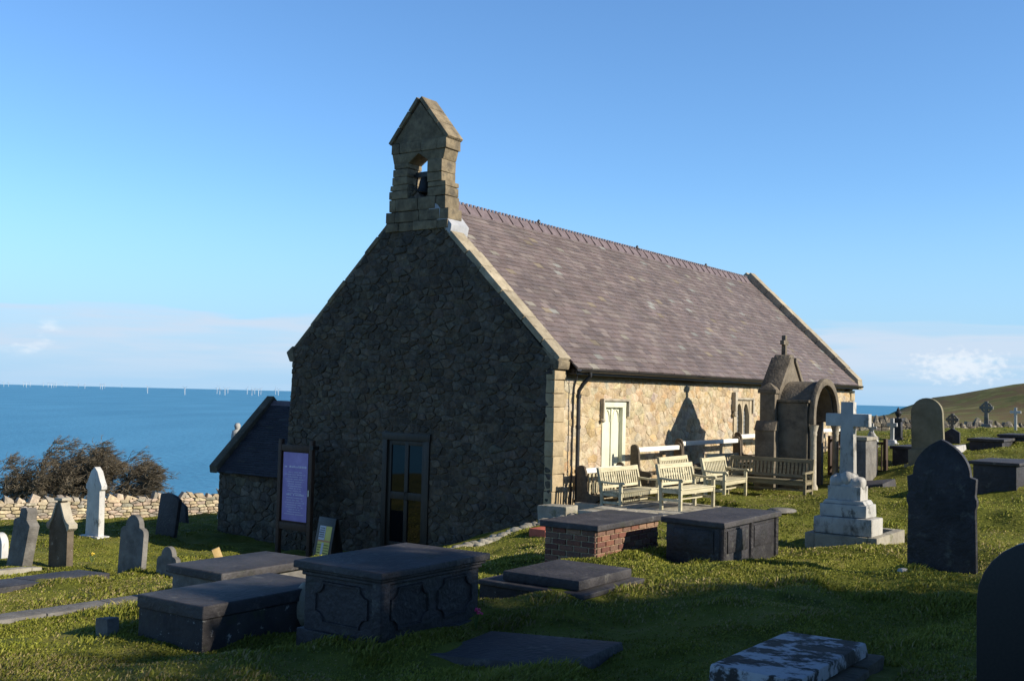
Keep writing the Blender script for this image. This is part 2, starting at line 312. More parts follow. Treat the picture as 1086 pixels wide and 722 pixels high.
def ground(x, y):
    z = h0(x, y) + tuss(x, y)
    le = (x - .841) * E2[0] + (y - 21.5) * E2[1]; ls = -((x - .841) * N2[0] + (y - 21.5) * N2[1])
    z = np.where((le > -.8) & (le < 1.9) & (ls > .2) & (ls < 3.2), np.minimum(z, -2.26), z)
    return z
def gz(x, y): return float(h0(np.array([x]), np.array([y]))[0])

def spaced(segs):
    o = []
    for a, b, s in segs: o.append(np.arange(a, b, s))
    return np.concatenate(o)
gx = np.concatenate([-np.geomspace(1600, 62, 34), spaced([(-60, -26, .8), (-26, -12, .3), (-12, 14, .14), (14, 30, .3), (30, 60, .8)]), np.geomspace(60, 1600, 44)])
gy = np.concatenate([-np.geomspace(900, 52, 20), spaced([(-50, 0, 1.0), (0, 6, .4), (6, 24, .14), (24, 48, .28), (48, 80, .8)]), np.geomspace(80, 2400, 70)])
X, Y = np.meshgrid(gx, gy); Z = ground(X, Y)
nx, ny = len(gx), len(gy)
me = bpy.data.meshes.new('ground'); V = np.stack([X.ravel(), Y.ravel(), Z.ravel()], 1)
ii = (np.arange(ny - 1)[:, None] * nx + np.arange(nx - 1)).ravel()
Q = np.stack([ii, ii + 1, ii + nx + 1, ii + nx], 1)
me.vertices.add(len(V)); me.vertices.foreach_set('co', V.ravel().astype(np.float32))
me.loops.add(Q.size); me.loops.foreach_set('vertex_index', Q.ravel().astype(np.int32))
me.polygons.add(len(Q)); me.polygons.foreach_set('loop_start', np.arange(0, Q.size, 4, dtype=np.int32))
me.polygons.foreach_set('use_smooth', [True] * len(Q)); me.update(calc_edges=True)
go = bpy.data.objects.new('ground', me); COL.objects.link(go); tag(go, kind='structure', label='rough tussocky turf of the graveyard and the moor beyond', cat='ground')

gm = bpy.data.materials.new('turf'); gm.use_nodes = True; t = gm.node_tree; b = t.nodes['Principled BSDF']; L = t.links.new
geo = t.nodes.new('ShaderNodeNewGeometry')
def gnoise(scale, detail=6, off=0):
    q = t.nodes.new('ShaderNodeTexNoise'); q.inputs['Scale'].default_value = scale; q.inputs['Detail'].default_value = detail; q.inputs['Roughness'].default_value = .65
    m = t.nodes.new('ShaderNodeVectorMath'); m.operation = 'ADD'; m.inputs[1].default_value = (off, off * .7, 0); L(geo.outputs['Position'], m.inputs[0]); L(m.outputs[0], q.inputs['Vector']); return q.outputs[0]
def gramp(src, stops):
    r = t.nodes.new('ShaderNodeValToRGB'); e = r.color_ramp.elements
    while len(e) < len(stops): e.new(.5)
    for k, (p, c) in enumerate(stops): e[k].position = p; e[k].color = (*c, 1)
    L(src, r.inputs[0]); return r.outputs[0]
def gmix(f, a, bb):
    m = t.nodes.new('ShaderNodeMix'); m.data_type = 'RGBA'; L(f, m.inputs[0]); L(a, m.inputs[6]); L(bb, m.inputs[7]); return m.outputs[2]
turf = gramp(gnoise(1.6, 9), [(.3, (.06, .068, .012)), (.45, (.125, .138, .022)), (.58, (.17, .168, .032)), (.72, (.21, .185, .065))])
moor = gramp(gnoise(.06, 14, 40), [(.32, (.07, .085, .026)), (.43, (.15, .14, .052)), (.50, (.13, .085, .045)), (.57, (.115, .125, .038)), (.66, (.22, .19, .085)), (.74, (.07, .075, .03))])
sp = t.nodes.new('ShaderNodeSeparateXYZ'); L(geo.outputs['Position'], sp.inputs[0])
ln = t.nodes.new('ShaderNodeVectorMath'); ln.operation = 'DISTANCE'; ln.inputs[1].default_value = (5, 20, -2); L(geo.outputs['Position'], ln.inputs[0])
mrn = t.nodes.new('ShaderNodeMapRange'); mrn.inputs[1].default_value = 42; mrn.inputs[2].default_value = 60; L(ln.outputs['Value'], mrn.inputs[0])
L(gmix(mrn.outputs[0], turf, moor), b.inputs['Base Color']); b.inputs['Roughness'].default_value = .95; b.inputs['Specular IOR Level'].default_value = .1
bp = t.nodes.new('ShaderNodeBump'); bp.inputs['Strength'].default_value = .9; bp.inputs['Distance'].default_value = .06; L(gnoise(14, 8), bp.inputs['Height'])
L(bp.outputs[0], b.inputs['Normal']); me.materials.append(gm)

# the sea, far below
bm = bmesh.new(); bmesh.ops.create_circle(bm, cap_ends=True, segments=180, radius=38000)
sm = bpy.data.meshes.new('sea'); bm.to_mesh(sm); bm.free(); sea = bpy.data.objects.new('sea', sm); COL.objects.link(sea); sea.location = (0, 0, -140)
tag(sea, kind='structure', label='calm blue sea far below the churchyard', cat='sea')
m = bpy.data.materials.new('sea_water'); m.use_nodes = True; t = m.node_tree; b = t.nodes['Principled BSDF']; L = t.links.new
geo = t.nodes.new('ShaderNodeNewGeometry')
vm = t.nodes.new('ShaderNodeVectorMath'); vm.operation = 'MULTIPLY'; vm.inputs[1].default_value = (.0035, .0009, 1); L(geo.outputs['Position'], vm.inputs[0])
q = t.nodes.new('ShaderNodeTexNoise'); q.inputs['Scale'].default_value = 1; q.inputs['Detail'].default_value = 7; L(vm.outputs[0], q.inputs['Vector'])
r = t.nodes.new('ShaderNodeValToRGB'); r.color_ramp.elements[0].position = .35; r.color_ramp.elements[0].color = (.048, .215, .37, 1); r.color_ramp.elements[1].position = .68; r.color_ramp.elements[1].color = (.068, .265, .44, 1)
L(q.outputs[0], r.inputs[0]); L(r.outputs[0], b.inputs['Base Color']); b.inputs['Roughness'].default_value = .45; b.inputs['Specular IOR Level'].default_value = .25
q2 = t.nodes.new('ShaderNodeTexNoise'); q2.inputs['Scale'].default_value = .06; q2.inputs['Detail'].default_value = 6; L(geo.outputs['Position'], q2.inputs['Vector'])
bp = t.nodes.new('ShaderNodeBump'); bp.inputs['Strength'].default_value = .6; bp.inputs['Distance'].default_value = 6; L(q2.outputs[0], bp.inputs['Height']); L(bp.outputs[0], b.inputs['Normal'])
sm.materials.append(m)

# ------------------------------------------------------------------ rubble masonry
def clip(poly, a, b, c):
    """keep the part of a polygon where a*x+b*y<=c"""
    o = []
    for i in range(len(poly)):
        p = poly[i]; q = poly[(i + 1) % len(poly)]; dp = a * p[0] + b * p[1] - c; dq = a * q[0] + b * q[1] - c
        if dp <= 0: o.append(p)
        if dp * dq < 0:
            k = dp / (dp - dq); o.append((p[0] + (q[0] - p[0]) * k, p[1] + (q[1] - p[1]) * k))
    return o
def area(p): return .5 * sum(p[i][0] * p[(i + 1) % len(p)][1] - p[(i + 1) % len(p)][0] * p[i][1] for i in range(len(p)))
def chaikin(p):
    o = []
    for i in range(len(p)):
        a = p[i]; b = p[(i + 1) % len(p)]
        o += [(a[0] * .82 + b[0] * .18, a[1] * .82 + b[1] * .18), (a[0] * .18 + b[0] * .82, a[1] * .18 + b[1] * .82)]
    return o
def rubble(mb, region, size, fmap, palette, seed=1, holes=(), gap=.016, dep=(.012, .04), back=.05, regular=.34, rit=1):
    """stones of a rubble wall, each a rounded pad of its own, inside convex polygon `region` around rectangular holes"""
    r = random.Random(seed); sw, sh = size
    x0 = min(p[0] for p in region) - sw; x1 = max(p[0] for p in region) + sw; y0 = min(p[1] for p in region) - sh; y1 = max(p[1] for p in region) + sh
    if area(region) < 0: region = region[::-1]
    seeds = []; y = y0
    while y < y1:
        rh = sh * r.uniform(.7, 1.35); x = x0 + r.uniform(0, sw)
        while x < x1:
            ww = sw * r.choice((.4, .55, .8, 1, 1, 1.3, 1.7)); seeds.append((x + ww / 2, y + rh * (.5 + r.uniform(-regular, regular)))); x += ww
        y += rh
    S = np.array(seeds); asp = sw / sh
    for i, s in enumerate(seeds):
        d2 = (S[:, 0] - s[0]) ** 2 + ((S[:, 1] - s[1]) * asp) ** 2
        idx = np.argsort(d2)[1:20]
        if not all(True for _ in idx): continue
        poly = [(s[0] - sw * 1.5, s[1] - sh * 1.5), (s[0] + sw * 1.5, s[1] - sh * 1.5), (s[0] + sw * 1.5, s[1] + sh * 1.5), (s[0] - sw * 1.5, s[1] + sh * 1.5)]
        for k in idx:
            q = seeds[k]; a = q[0] - s[0]; bq = (q[1] - s[1]) * asp * asp
            mxp = ((s[0] + q[0]) / 2, (s[1] + q[1]) / 2); ln = math.hypot(a, bq)
            poly = clip(poly, a / ln, bq / ln, (a * mxp[0] + bq * mxp[1]) / ln - gap / 2)
            if len(poly) < 3: break
        if len(poly) < 3: continue
        skip = False
        for (ha, hb, va, vb) in holes:
            if ha - sw < s[0] < hb + sw and va - sh < s[1] < vb + sh:
                px = max(ha - s[0], s[0] - hb); py = max(va - s[1], s[1] - vb)
                if max(px, py) < -.02: skip = True; break
                if px >= py: poly = clip(poly, 1, 0, ha) if s[0] < (ha + hb) / 2 else clip(poly, -1, 0, -hb)
                else: poly = clip(poly, 0, 1, va) if s[1] < (va + vb) / 2 else clip(poly, 0, -1, -vb)
        if skip or len(poly) < 3: continue
        for k in range(len(region)):
            p = region[k]; q = region[(k + 1) % len(region)]; nx_, ny_ = q[1] - p[1], -(q[0] - p[0]); ln = math.hypot(nx_, ny_)
            if ln < 1e-6: continue
            poly = clip(poly, nx_ / ln, ny_ / ln, (nx_ * p[0] + ny_ * p[1]) / ln)
            if len(poly) < 3: break
        if len(poly) < 3 or abs(area(poly)) < sw * sh * .06: continue
        pj = []
        for k in range(len(poly)):
            p = poly[k]; q = poly[(k + 1) % len(poly)]; ln = math.hypot(q[0] - p[0], q[1] - p[1]); m2_ = max(1, int(ln / .07))
            for e in range(m2_): pj.append((p[0] + (q[0] - p[0]) * e / m2_ + (r.uniform(-.009, .009) if e else 0), p[1] + (q[1] - p[1]) * e / m2_ + (r.uniform(-.009, .009) if e else 0)))
        poly = pj
        poly = chaikin(poly) if rit == 1 else chaikin(chaikin(poly)); m_ = len(poly)
        cxx = sum(p[0] for p in poly) / m_; cyy = sum(p[1] for p in poly) / m_
        dp = r.uniform(*dep); tx, ty = r.uniform(-.05, .05), r.uniform(-.05, .05)
        col = r.choice(palette); k = r.uniform(.82, 1.12); col = tuple(c * k * r.uniform(.95, 1.05) for c in col)
        vs = []
        for fac, dd in ((1.0, -back), (1.0, dp * .35), (.88, dp * .88), (.62, dp)):
            for p in poly:
                ax = cxx + (p[0] - cxx) * fac; ay = cyy + (p[1] - cyy) * fac
                vs.append(fmap(ax, ay, dd + ((ax - cxx) * tx + (ay - cyy) * ty if dd > 0 else 0)))
        vs.append(fmap(cxx, cyy, dp * 1.05))
        fs = [(q * m_ + k, q * m_ + (k + 1) % m_, (q + 1) * m_ + (k + 1) % m_, (q + 1) * m_ + k) for q in range(3) for k in range(m_)]
        fs += [(3 * m_ + k, 3 * m_ + (k + 1) % m_, 4 * m_) for k in range(m_)]
        mb.add(vs, fs, col)
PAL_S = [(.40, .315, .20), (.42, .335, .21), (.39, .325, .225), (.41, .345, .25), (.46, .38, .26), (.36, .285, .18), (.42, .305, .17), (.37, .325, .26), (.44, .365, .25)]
PAL_W = [(.088, .068, .046), (.102, .082, .058), (.112, .090, .064), (.092, .078, .060), (.118, .097, .070), (.075, .060, .043), (.135, .115, .088), (.096, .072, .046), (.110, .098, .08), (.066, .055, .043)]  # west gable tones, with its shade mixed into the stone colours
PAL_D = [(.42, .35, .24), (.50, .43, .31), (.36, .32, .26), (.55, .47, .35), (.40, .34, .27), (.30, .28, .24)]
PAL_FAR = [(.13, .12, .105), (.20, .18, .15), (.16, .13, .10), (.10, .095, .085)]

# ------------------------------------------------------------------ the church
CO = Vector((.841, 21.5, 0)); Lc = 19.0; Wd = 7.62
APX = 3.70; APZ = 4.55; KS = .80; KN = 1.02         # gable apex and its two springings
ch = thing('church', 'rubble stone church with purple slate roof and a bellcote on its shaded gable', 'church', CO)
EZ = .52; RZ = 4.22; OV = .28                        # eave, ridge, overhang
core = MB()
g = .14
gable = [(0, -4.6), (Wd, -5.2), (Wd - .30, KN - .16), (APX, APZ - .16), (0, KS - .19)]
def fw_(a, b, d): return (-d, a, b)
def fs_(a, b, d): return (a, -d, b)
def clipbox(poly, a0, a1, b0, b1):
    q = clip(poly, -1, 0, -a0); q = clip(q, 1, 0, a1); q = clip(q, 0, -1, -b0); return clip(q, 0, 1, b1)
core.prism([(.145, -4.4), (Wd - .1, -4.4), (Wd - .2, .52), (APX, 4.02), (.145, .40)], 'yz', .30, Lc - .06)
core.build('wall_core', M_mort, ch, smooth=False)
DR = (3.08, 4.40, -9, -.97)                          # west door opening (north offset, z)
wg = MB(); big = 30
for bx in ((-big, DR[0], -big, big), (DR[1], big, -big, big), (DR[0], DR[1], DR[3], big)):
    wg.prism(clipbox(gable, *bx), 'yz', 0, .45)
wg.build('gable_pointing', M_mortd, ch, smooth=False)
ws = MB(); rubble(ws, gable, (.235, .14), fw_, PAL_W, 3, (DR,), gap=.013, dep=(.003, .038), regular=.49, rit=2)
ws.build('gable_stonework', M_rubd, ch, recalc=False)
W1 = (1.93, 2.92, -1.75, -.17); W2 = (8.86, 9.98, -1.05, -.07)
south = [(.40, -3.2), (Lc - .35, -3.2), (Lc - .35, .30), (.40, .30)]
sp_ = MB()
for bx in ((-big, W1[0], -big, big), (W1[1], W2[0], -big, big), (W2[1], big, -big, big), (W1[0], W1[1], W1[3], big), (W1[0], W1[1], -big, W1[2]), (W2[0], W2[1], W2[3], big), (W2[0], W2[1], -big, W2[2])):
    sp_.prism(clipbox(south, *bx), 'xz', 0, .14)
sp_.build('south_wall_pointing', M_mort, ch, smooth=False)
ss = MB(); rubble(ss, south, (.27, .155), fs_, PAL_S, 5, (W1, W2), gap=.004, dep=(.002, .016), regular=.49)
ss.build('south_wall_stonework', M_rub, ch, recalc=False)
# corner quoins at both ends of the south wall
qm = MB(); qe = MB(); z = -3.0; k = 0
while z < .42:
    hh = random.uniform(.26, .42); hh = min(hh, .46 - z) if .46 - z > .12 else .46 - z
    wq = (.42, .36)[k % 2] + random.uniform(-.03, .03); c_ = random.choice([(.95, .9, .8), (1, .95, .86), (.97, .9, .78), (.9, .86, .78)])
    qm.box(-.035 + random.uniform(-.012, .012), wq, -.05 + random.uniform(-.008, .008), .16, z + .003, z + hh - .003, c_, .008)
    qe.box(Lc - (.55, .38)[k % 2], Lc + random.uniform(0, .02), -.05 + random.uniform(-.01, .01), .2, z + .006, min(z + hh, .35) - .006, c_, .008)
    z += hh; k += 1
    if .46 - z < .02: break
qm.build('quoins', M_dress, ch, bevel=.018); qe.build('quoins', M_dress, ch, bevel=.018)

# roof slopes: real overlapping courses of slates
def slope(mb, ye, ze, yr, zr, x0, x1, seed):
    r = random.Random(seed); d = np.array((yr - ye, zr - ze)); Ls = math.hypot(*d); u = d / Ls; nrm = np.array((-u[1], u[0]));
    if nrm[1] < 0: nrm = -nrm
    rows = 34; rh = Ls / rows
    for i in range(rows):
        x = x0 - (.145 if i % 2 else 0) - r.uniform(0, .03)
        while x < x1:
            wv = .29 + r.uniform(-.012, .012); a = max(x + .003, x0); bq = min(x + wv - .003, x1); x += wv
            if bq - a < .03: continue
            lift = r.uniform(0, .006); s0 = i * rh - .012 + r.uniform(-.006, .006); s1 = (i + 1) * rh + .02
            h0_, h1_ = .026 + lift, .010
            base = r.choice(((.175, .140, .140), (.190, .155, .152), (.160, .132, .135), (.205, .172, .165), (.170, .134, .132))); kk = r.uniform(.82, 1.18)
            if r.random() < .035: base = r.choice(((.27, .25, .22), (.26, .26, .25), (.24, .20, .15)))
            c_ = tuple(q * kk for q in base)
            q = [(a, s0, -.01), (bq, s0, -.01), (bq, s1, -.01), (a, s1, -.01), (a, s0, h0_), (bq, s0, h0_ + r.uniform(-.003, .003)), (bq, s1, h1_), (a, s1, h1_)]
            mb.add([(p[0], ye + u[0] * p[1] + nrm[0] * p[2], ze + u[1] * p[1] + nrm[1] * p[2]) for p in q], [(3, 2, 1, 0), (4, 5, 6, 7), (0, 1, 5, 4), (1, 2, 6, 5), (2, 3, 7, 6), (3, 0, 4, 7)], c_)
RX0, RX1 = .42, Lc - .42
rf = MB(); slope(rf, -OV, EZ, APX, RZ, RX0, RX1, 1); rf.build('roof_slates', M_slate, ch, smooth=False)
rn = MB(); slope(rn, Wd - .1, .86, APX, RZ, RX0, RX1, 2); rn.build('roof_slates', M_slate, ch, smooth=False)
rt_ = MB(); x = RX0 + .02
while x < RX1 - .1:
    x2 = min(x + .44, RX1); s_ = .17
    rt_.prism([(APX - s_, RZ - s_ * .93 + .03), (APX, RZ + .10), (APX + s_, RZ - s_ * .93 + .03), (APX + s_ - .03, RZ - s_ * .93), (APX, RZ + .05), (APX - s_ + .03, RZ - s_ * .93)], 'yz', x + .004, x2 - .004)
    rt_.tube([(x + .012, APX - s_ - .01, RZ - s_ * .93 + .045), (x + .012, APX, RZ + .115), (x + .012, APX + s_ + .01, RZ - s_ * .93 + .045)], .022, 6)
    for xx in (x + .06, x + .2, x + .34): rt_.box(xx, xx + .08, APX - .02, APX + .02, RZ + .085, RZ + .15)
    x = x2
rt_.build('ridge_tiles', M_ridge, ch, bevel=.006, seg=1)
for xx in (4.9, 10.2, 15.0):
    fin = MB(); fin.lathe([(.02, 0), (.05, .03), (.055, .07), (.03, .12), (.01, .14)], 8, (xx, APX, RZ + .08)); fin.build('ridge_vent', M_iron, ch)
# coping stones on the two gables
def coping(x0, x1, y0, z0, y1, z1, th, seed, name='coping', mat_=None, lo=-.06):
    r = random.Random(seed); mb = MB(); d = Vector((y1 - y0, z1 - z0)); Ls = d.length; u = d / Ls; nn_ = Vector((-u.y, u.x)); nn_ = nn_ if nn_.y > 0 else -nn_
    s = 0
    while s < Ls - .02:
        e = min(s + r.uniform(.5, .85), Ls); e = Ls if Ls - e < .25 else e; a = r.uniform(-.02, .02); t_ = th + r.uniform(-.02, .02); kk = r.uniform(.8, 1.1); c_ = (kk, kk * .96, kk * .88)
        pl = [(y0 + u.x * q + nn_.x * w_, z0 + u.y * q + nn_.y * w_) for q, w_ in ((s + .005, lo), (e - .005, lo), (e - .005, t_), (s + .005, t_))]
        mb.prism(pl, 'yz', x0 + a, x1 + r.uniform(-.015, .015), c_); s = e
    mb.build(name, mat_ or M_cope, ch, bevel=.02)
coping(-.02, .42, -.10, KS - .14, APX - .55, APZ - .72, .06, 1)
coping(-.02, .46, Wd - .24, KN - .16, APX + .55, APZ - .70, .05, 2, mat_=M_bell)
coping(Lc - .42, Lc + .03, -.22, EZ + .10, APX, RZ + .22, .12, 3, lo=-.42)
coping(Lc - .42, Lc + .03, Wd, EZ + .30, APX, RZ + .22, .12, 4, lo=-.42)
kn = MB(); kn.prism([(-.11, KS - .32), (.12, KS - .32), (.30, KS + .14), (.1, KS + .0), (-.13, KS - .16)], 'yz', -.01, .42, (.95, .92, .86)); kn.build('kneeler', M_bell, ch, bevel=.025)  # darker stone stands in for shade on the kneeler's west face
kn = MB(); kn.prism([(Wd - .38, KN - .42), (Wd - .22, KN - .42), (Wd - .10, KN - .20), (Wd - .3, KN - .05)], 'yz', -.06, .45, (.4, .38, .34)); kn.build('kneeler', M_cope, ch, bevel=.025)
kn = MB(); kn.prism([(-.32, EZ - .14), (.1, EZ - .14), (.1, EZ + .4), (-.28, EZ + .16)], 'yz', Lc - .43, Lc + .04, (.9, .88, .82)); kn.build('kneeler', M_cope, ch, bevel=.02)
ea = MB(); ea.prism([(0, -3.5), (Wd - .1, -3.5), (Wd - .1, .6), (APX, 4.3), (.02, .3)], 'yz', Lc - .36, Lc - .01); ea.build('east_gable', M_mort, ch, smooth=False)
lead = MB(); lead.prism([(APX - 1.02, APZ - 1.22), (APX - .40, APZ - .62), (APX - .40, APZ - .42), (APX - .66, APZ - .55), (APX - 1.06, APZ - 1.0)], 'yz', -.04, .58); lead.build('flashing', M_lead, ch, bevel=.015)
# bellcote
BX0, BX1 = -.03, .43; BC = 3.63
bl = MB()
def bst(y0, y1, z0, z1, n_, x0=BX0, x1=BX1, j=.035):
    zz = z0
    while zz < z1 - .03:
        hh = min(random.uniform(.16, .28), z1 - zz); hh = z1 - zz if z1 - zz - hh < .1 else hh
        cuts = sorted([y0, y1] + [y0 + (y1 - y0) * (q + random.uniform(.3, .7)) / n_ for q in range(n_) if n_ > 1])
        for a, bq in zip(cuts[:-1], cuts[1:]):
            if bq - a < .05: continue
            k = random.uniform(.7, 1.1); bl.box(x0 - random.uniform(0, j), x1 + random.uniform(0, j), a - random.uniform(-.005, j if a == y0 else -.005), bq + random.uniform(-.005, j if bq == y1 else -.005), zz + .004, zz + hh - .004, (k, k * .95, k * .84), .006)
        zz += hh
OH = (BC - .30, BC + .28)
bst(BC - .86, BC + .86, 3.48, 3.92, 3, j=.04); bst(BC - .77, BC + .77, 3.92, 4.20, 3)
for s_ in (-1, 1):
    a, bq = sorted((BC + s_ * .76, OH[0] if s_ < 0 else OH[1])); bst(a, bq, 4.20, 4.52, 1)
    a, bq = sorted((BC + s_ * .68, OH[0] if s_ < 0 else OH[1])); bst(a, bq, 4.52, 5.0, 1)
bl.prism([(BC - .7, 4.99), (OH[0], 4.99), (BC, 5.18), (OH[1], 4.99), (BC + .7, 4.99), (BC + .76, 5.22), (BC - .76, 5.22)], 'yz', BX0, BX1, (.9, .86, .75))
bst(BC - .76, BC + .76, 5.22, 5.46, 3)
bl.prism([(BC - .74, 5.46), (BC + .74, 5.46), (BC, 6.32)], 'yz', BX0 + .01, BX1 - .01, (.85, .8, .7))
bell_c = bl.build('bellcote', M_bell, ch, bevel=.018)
for s_ in (-1, 1):
    mb = MB(); p0 = Vector((BC + s_ * .79, 5.42)); p1 = Vector((BC, 6.38)); u = (p1 - p0); q0 = 0
    nn_ = Vector((-u.y, u.x)).normalized(); nn_ = nn_ if nn_.y > 0 else -nn_
    for q1 in (.36, .7, 1.0):
        a = p0 + u * (q0 + .004); bq = p0 + u * (q1 - .004); k = random.uniform(.85, 1.1)
        mb.prism([tuple(a), tuple(bq), tuple(bq + nn_ * .09), tuple(a + nn_ * .09)], 'yz', BX0 - .035, BX1 + .04, (k, k * .95, k * .85)); q0 = q1
    mb.build('cap_stone', M_bell, bell_c, bevel=.015)
bb = MB(); bb.lathe([(.03, .33), (.09, .31), (.12, .22), (.135, .12), (.17, .03), (.20, -.02), (.19, -.04)], 18, (.2, BC - .02, 4.36)); bb.lathe([(.03, 0), (.045, .04), (.02, .07)], 8, (.2, BC - .02, 4.25))
bell = bb.build('bell', M_iron, ch)
hb = MB(); hb.box(.13, .27, BC - .20, BC + .2, 4.68, 4.80); hb.box(.16, .24, BC - .31, BC + .3, 4.715, 4.765); hb.bar((.2, BC + .18, 4.78), (.2, BC + .24, 4.35), .03, .03); hb.build('headstock', M_iron, bell, bevel=.01)
# gutter, downpipe
gt = MB(); arc = [(-OV - .055 + .065 * math.cos(a), EZ - .02 + .065 * math.sin(a)) for a in np.linspace(math.pi, 2 * math.pi, 8)]
arc2 = [(-OV - .055 + .055 * math.cos(a), EZ - .02 + .055 * math.sin(a)) for a in np.linspace(2 * math.pi, math.pi, 8)]
gt.prism(arc + arc2, 'xz', RX0, RX1 + .1) if False else gt.prism(arc + arc2, 'yz', RX0 + .02, RX1 + .25)
gt.build('gutter', M_iron, ch)
fb = MB(); fb.box(RX0 + .02, RX1, -OV + .015, -OV + .04, EZ - .13, EZ + .0); fb.box(RX0 + .02, RX1, -OV + .04, .0, EZ - .12, EZ - .1); fb.build('eaves_board', M_iron, ch, smooth=False)
dp_ = MB(); dp_.tube([(.86, -OV - .05, EZ - .05), (.86, -OV - .05, EZ - .16), (.80, -.2, EZ - .32), (.76, -.13, EZ - .46), (.76, -.13, EZ - .6), (.76, -.13, -2.7)], .042, 10)
for zz in (EZ - .6, -.7, -1.6, -2.2): dp_.tube([(.76, -.13, zz), (.76, -.13, zz + .07)], .056, 10)
dp_.build('downpipe', M_iron, ch)
cb = MB(); cb.tube([(.60, -.20, EZ - .1), (.60, -.11, EZ - .4), (.61, -.09, -1.0), (.60, -.09, -2.6)], .018, 6); cb.tube([(.45, -.17, EZ - .06), (.62, -.2, EZ - .06)], .05, 8); cb.build('cable_pipe', M_iron, ch)
dp_ = MB(); dp_.tube([(10.75, -.08, .35), (10.75, -.08, -2.3)], .022, 6); dp_.build('downpipe', M_iron, ch)
# west door with four glazed panes
d0, d1, dz = DR[0], DR[1], DR[3]
df = MB(); dzb = -3.62
df.box(-.05, .10, d0, d0 + .13, dzb, dz); df.box(-.05, .10, d1 - .13, d1, dzb, dz); df.box(-.055, .10, d0 - .02, d1 + .02, dz - .13, dz + .03)
fr = df.build('door_frame', M_door, ch, bevel=.008)
dd = MB(); i0, i1 = d0 + .135, d1 - .135; mid = (i0 + i1) / 2; zt = dz - .135
for a, bq in ((i0, i0 + .09), (mid - .05, mid + .05), (i1 - .09, i1)): dd.box(.0, .06, a, bq, dzb + .02, zt)
for za, zb in ((dzb + .02, dzb + .32), (-2.38, -2.22), (zt - .1, zt)):
    dd.box(.003, .057, i0 + .088, mid - .048, za, zb); dd.box(.003, .057, mid + .048, i1 - .088, za, zb)
door = dd.build('door', M_door, ch, bevel=.006)
for a, bq in ((i0 + .085, mid - .045), (mid + .045, i1 - .085)):
    for za, zb in ((dzb + .3, -2.36), (-2.24, zt - .09)):
        pn = MB(); pn.box(.026, .034, a, bq, za, zb); pn.build('pane', M_glass, door, smooth=False)
hd = MB(); hd.tube([(-.02, mid - .03, -2.2), (-.06, mid - .03, -2.22), (-.06, mid - .03, -2.36), (-.02, mid - .03, -2.38)], .012, 6); hd.build('handle', M_iron, door)
# south windows
def lancet(y0, y1, z0, z1, n_=7):
    w_ = y1 - y0; zs = z1 - w_ * .95; o = [(y0, z0), (y1, z0), (y1, zs)]
    for k in range(1, n_): a = k / n_; o.append((y1 - (w_ / 2) * a ** 1.6, zs + (z1 - zs) * math.sin(a * math.pi / 2)))
    o.append(((y0 + y1) / 2, z1))
    for k in range(n_ - 1, 0, -1): a = k / n_; o.append((y0 + (w_ / 2) * a ** 1.6, zs + (z1 - zs) * math.sin(a * math.pi / 2)))
    o.append((y0, zs)); return o
a, bq, za, zb = W1
sf = MB(); sf.box(a - .02, a + .13, -.03, .12, za, zb); sf.box(bq - .13, bq + .02, -.03, .12, za, zb); sf.box(a - .02, bq + .02, -.035, .12, zb - .10, zb + .02); sf.box(a - .05, bq + .05, -.06, .12, za - .12, za)
win = sf.build('window', M_cream, ch, bevel=.01)
md = (a + bq) / 2
bd = MB(); bd.box(a + .13, md - .02, .06, .10, za, zb - .10); bd.box(md + .02, bq - .13, .06, .10, za, zb - .10); bd.box(md - .03, md + .03, .03, .10, za, zb - .1); bd.build('boarding', M_cream, win, bevel=.004)
ar = MB()
for y0, y1 in ((a + .13, md - .03), (md + .03, bq - .13)):
    o = lancet(y0 + .03, y1 - .03, zb - .55, zb - .15); ar.tube([(p[0], .05, p[1]) for p in o[2:]], .014, 5)
ar.build('tracery', M_cream, win)
hm = MB(); hm.box(a - .04, bq + .045, -.09, .05, zb + .035, zb + .085); hm.box(a - .09, a - .042, -.10, .05, zb - .34, zb + .085); hm.box(bq + .047, bq + .10, -.09, .05, zb - .30, zb + .085); hm.rock((a - .075, -.08, zb - .38), .06, .05, .05, 2); hm.build('hood_mould', M_cope, win, bevel=.015)
a, bq, za, zb = W2
sf = MB(); md = (a + bq) / 2
sf.box(a - .05, a + .14, -.04, .12, za, zb); sf.box(bq - .14, bq + .05, -.04, .12, za, zb); sf.box(a - .08, bq + .08, -.07, .12, za - .14, za)
for y0, y1 in ((a + .14, md - .035), (md + .035, bq - .14)):
    o = lancet(y0, y1, zb - .42, zb - .08); half = o[2:]
    sf.prism([(y0, zb - .42)] + [(y0, half[-1][1])] + [p for p in half[::-1]][1:] + [(y1, zb - .42), (y1 + .001, zb), (y0 - .001, zb)], 'xz', -.02, .08) if False else None
    k = len(half) // 2
    lft = [p for p in half if p[0] <= (y0 + y1) / 2 + 1e-6]; rgt = [p for p in half if p[0] >= (y0 + y1) / 2 - 1e-6]
    sf.prism(lft + [(y0, zb - .01), ((y0 + y1) / 2, zb - .01)], 'xz', -.02, .08); sf.prism(rgt + [((y0 + y1) / 2, zb - .01), (y1, zb - .01)], 'xz', -.02, .08)
sf.box(md - .035, md + .035, -.03, .1, za, zb); sf.box(a + .14, bq - .14, -.025, .10, zb - .03, zb + .015)
win = sf.build('window', M_dress, ch, bevel=0)
gl = MB()
for y0, y1 in ((a + .13, md - .03), (md + .03, bq - .13)): gl.box(y0, y1, .085, .10, za, zb - .03)
gl.build('pane', M_lead_glass, win, smooth=False)
cm_ = MB()
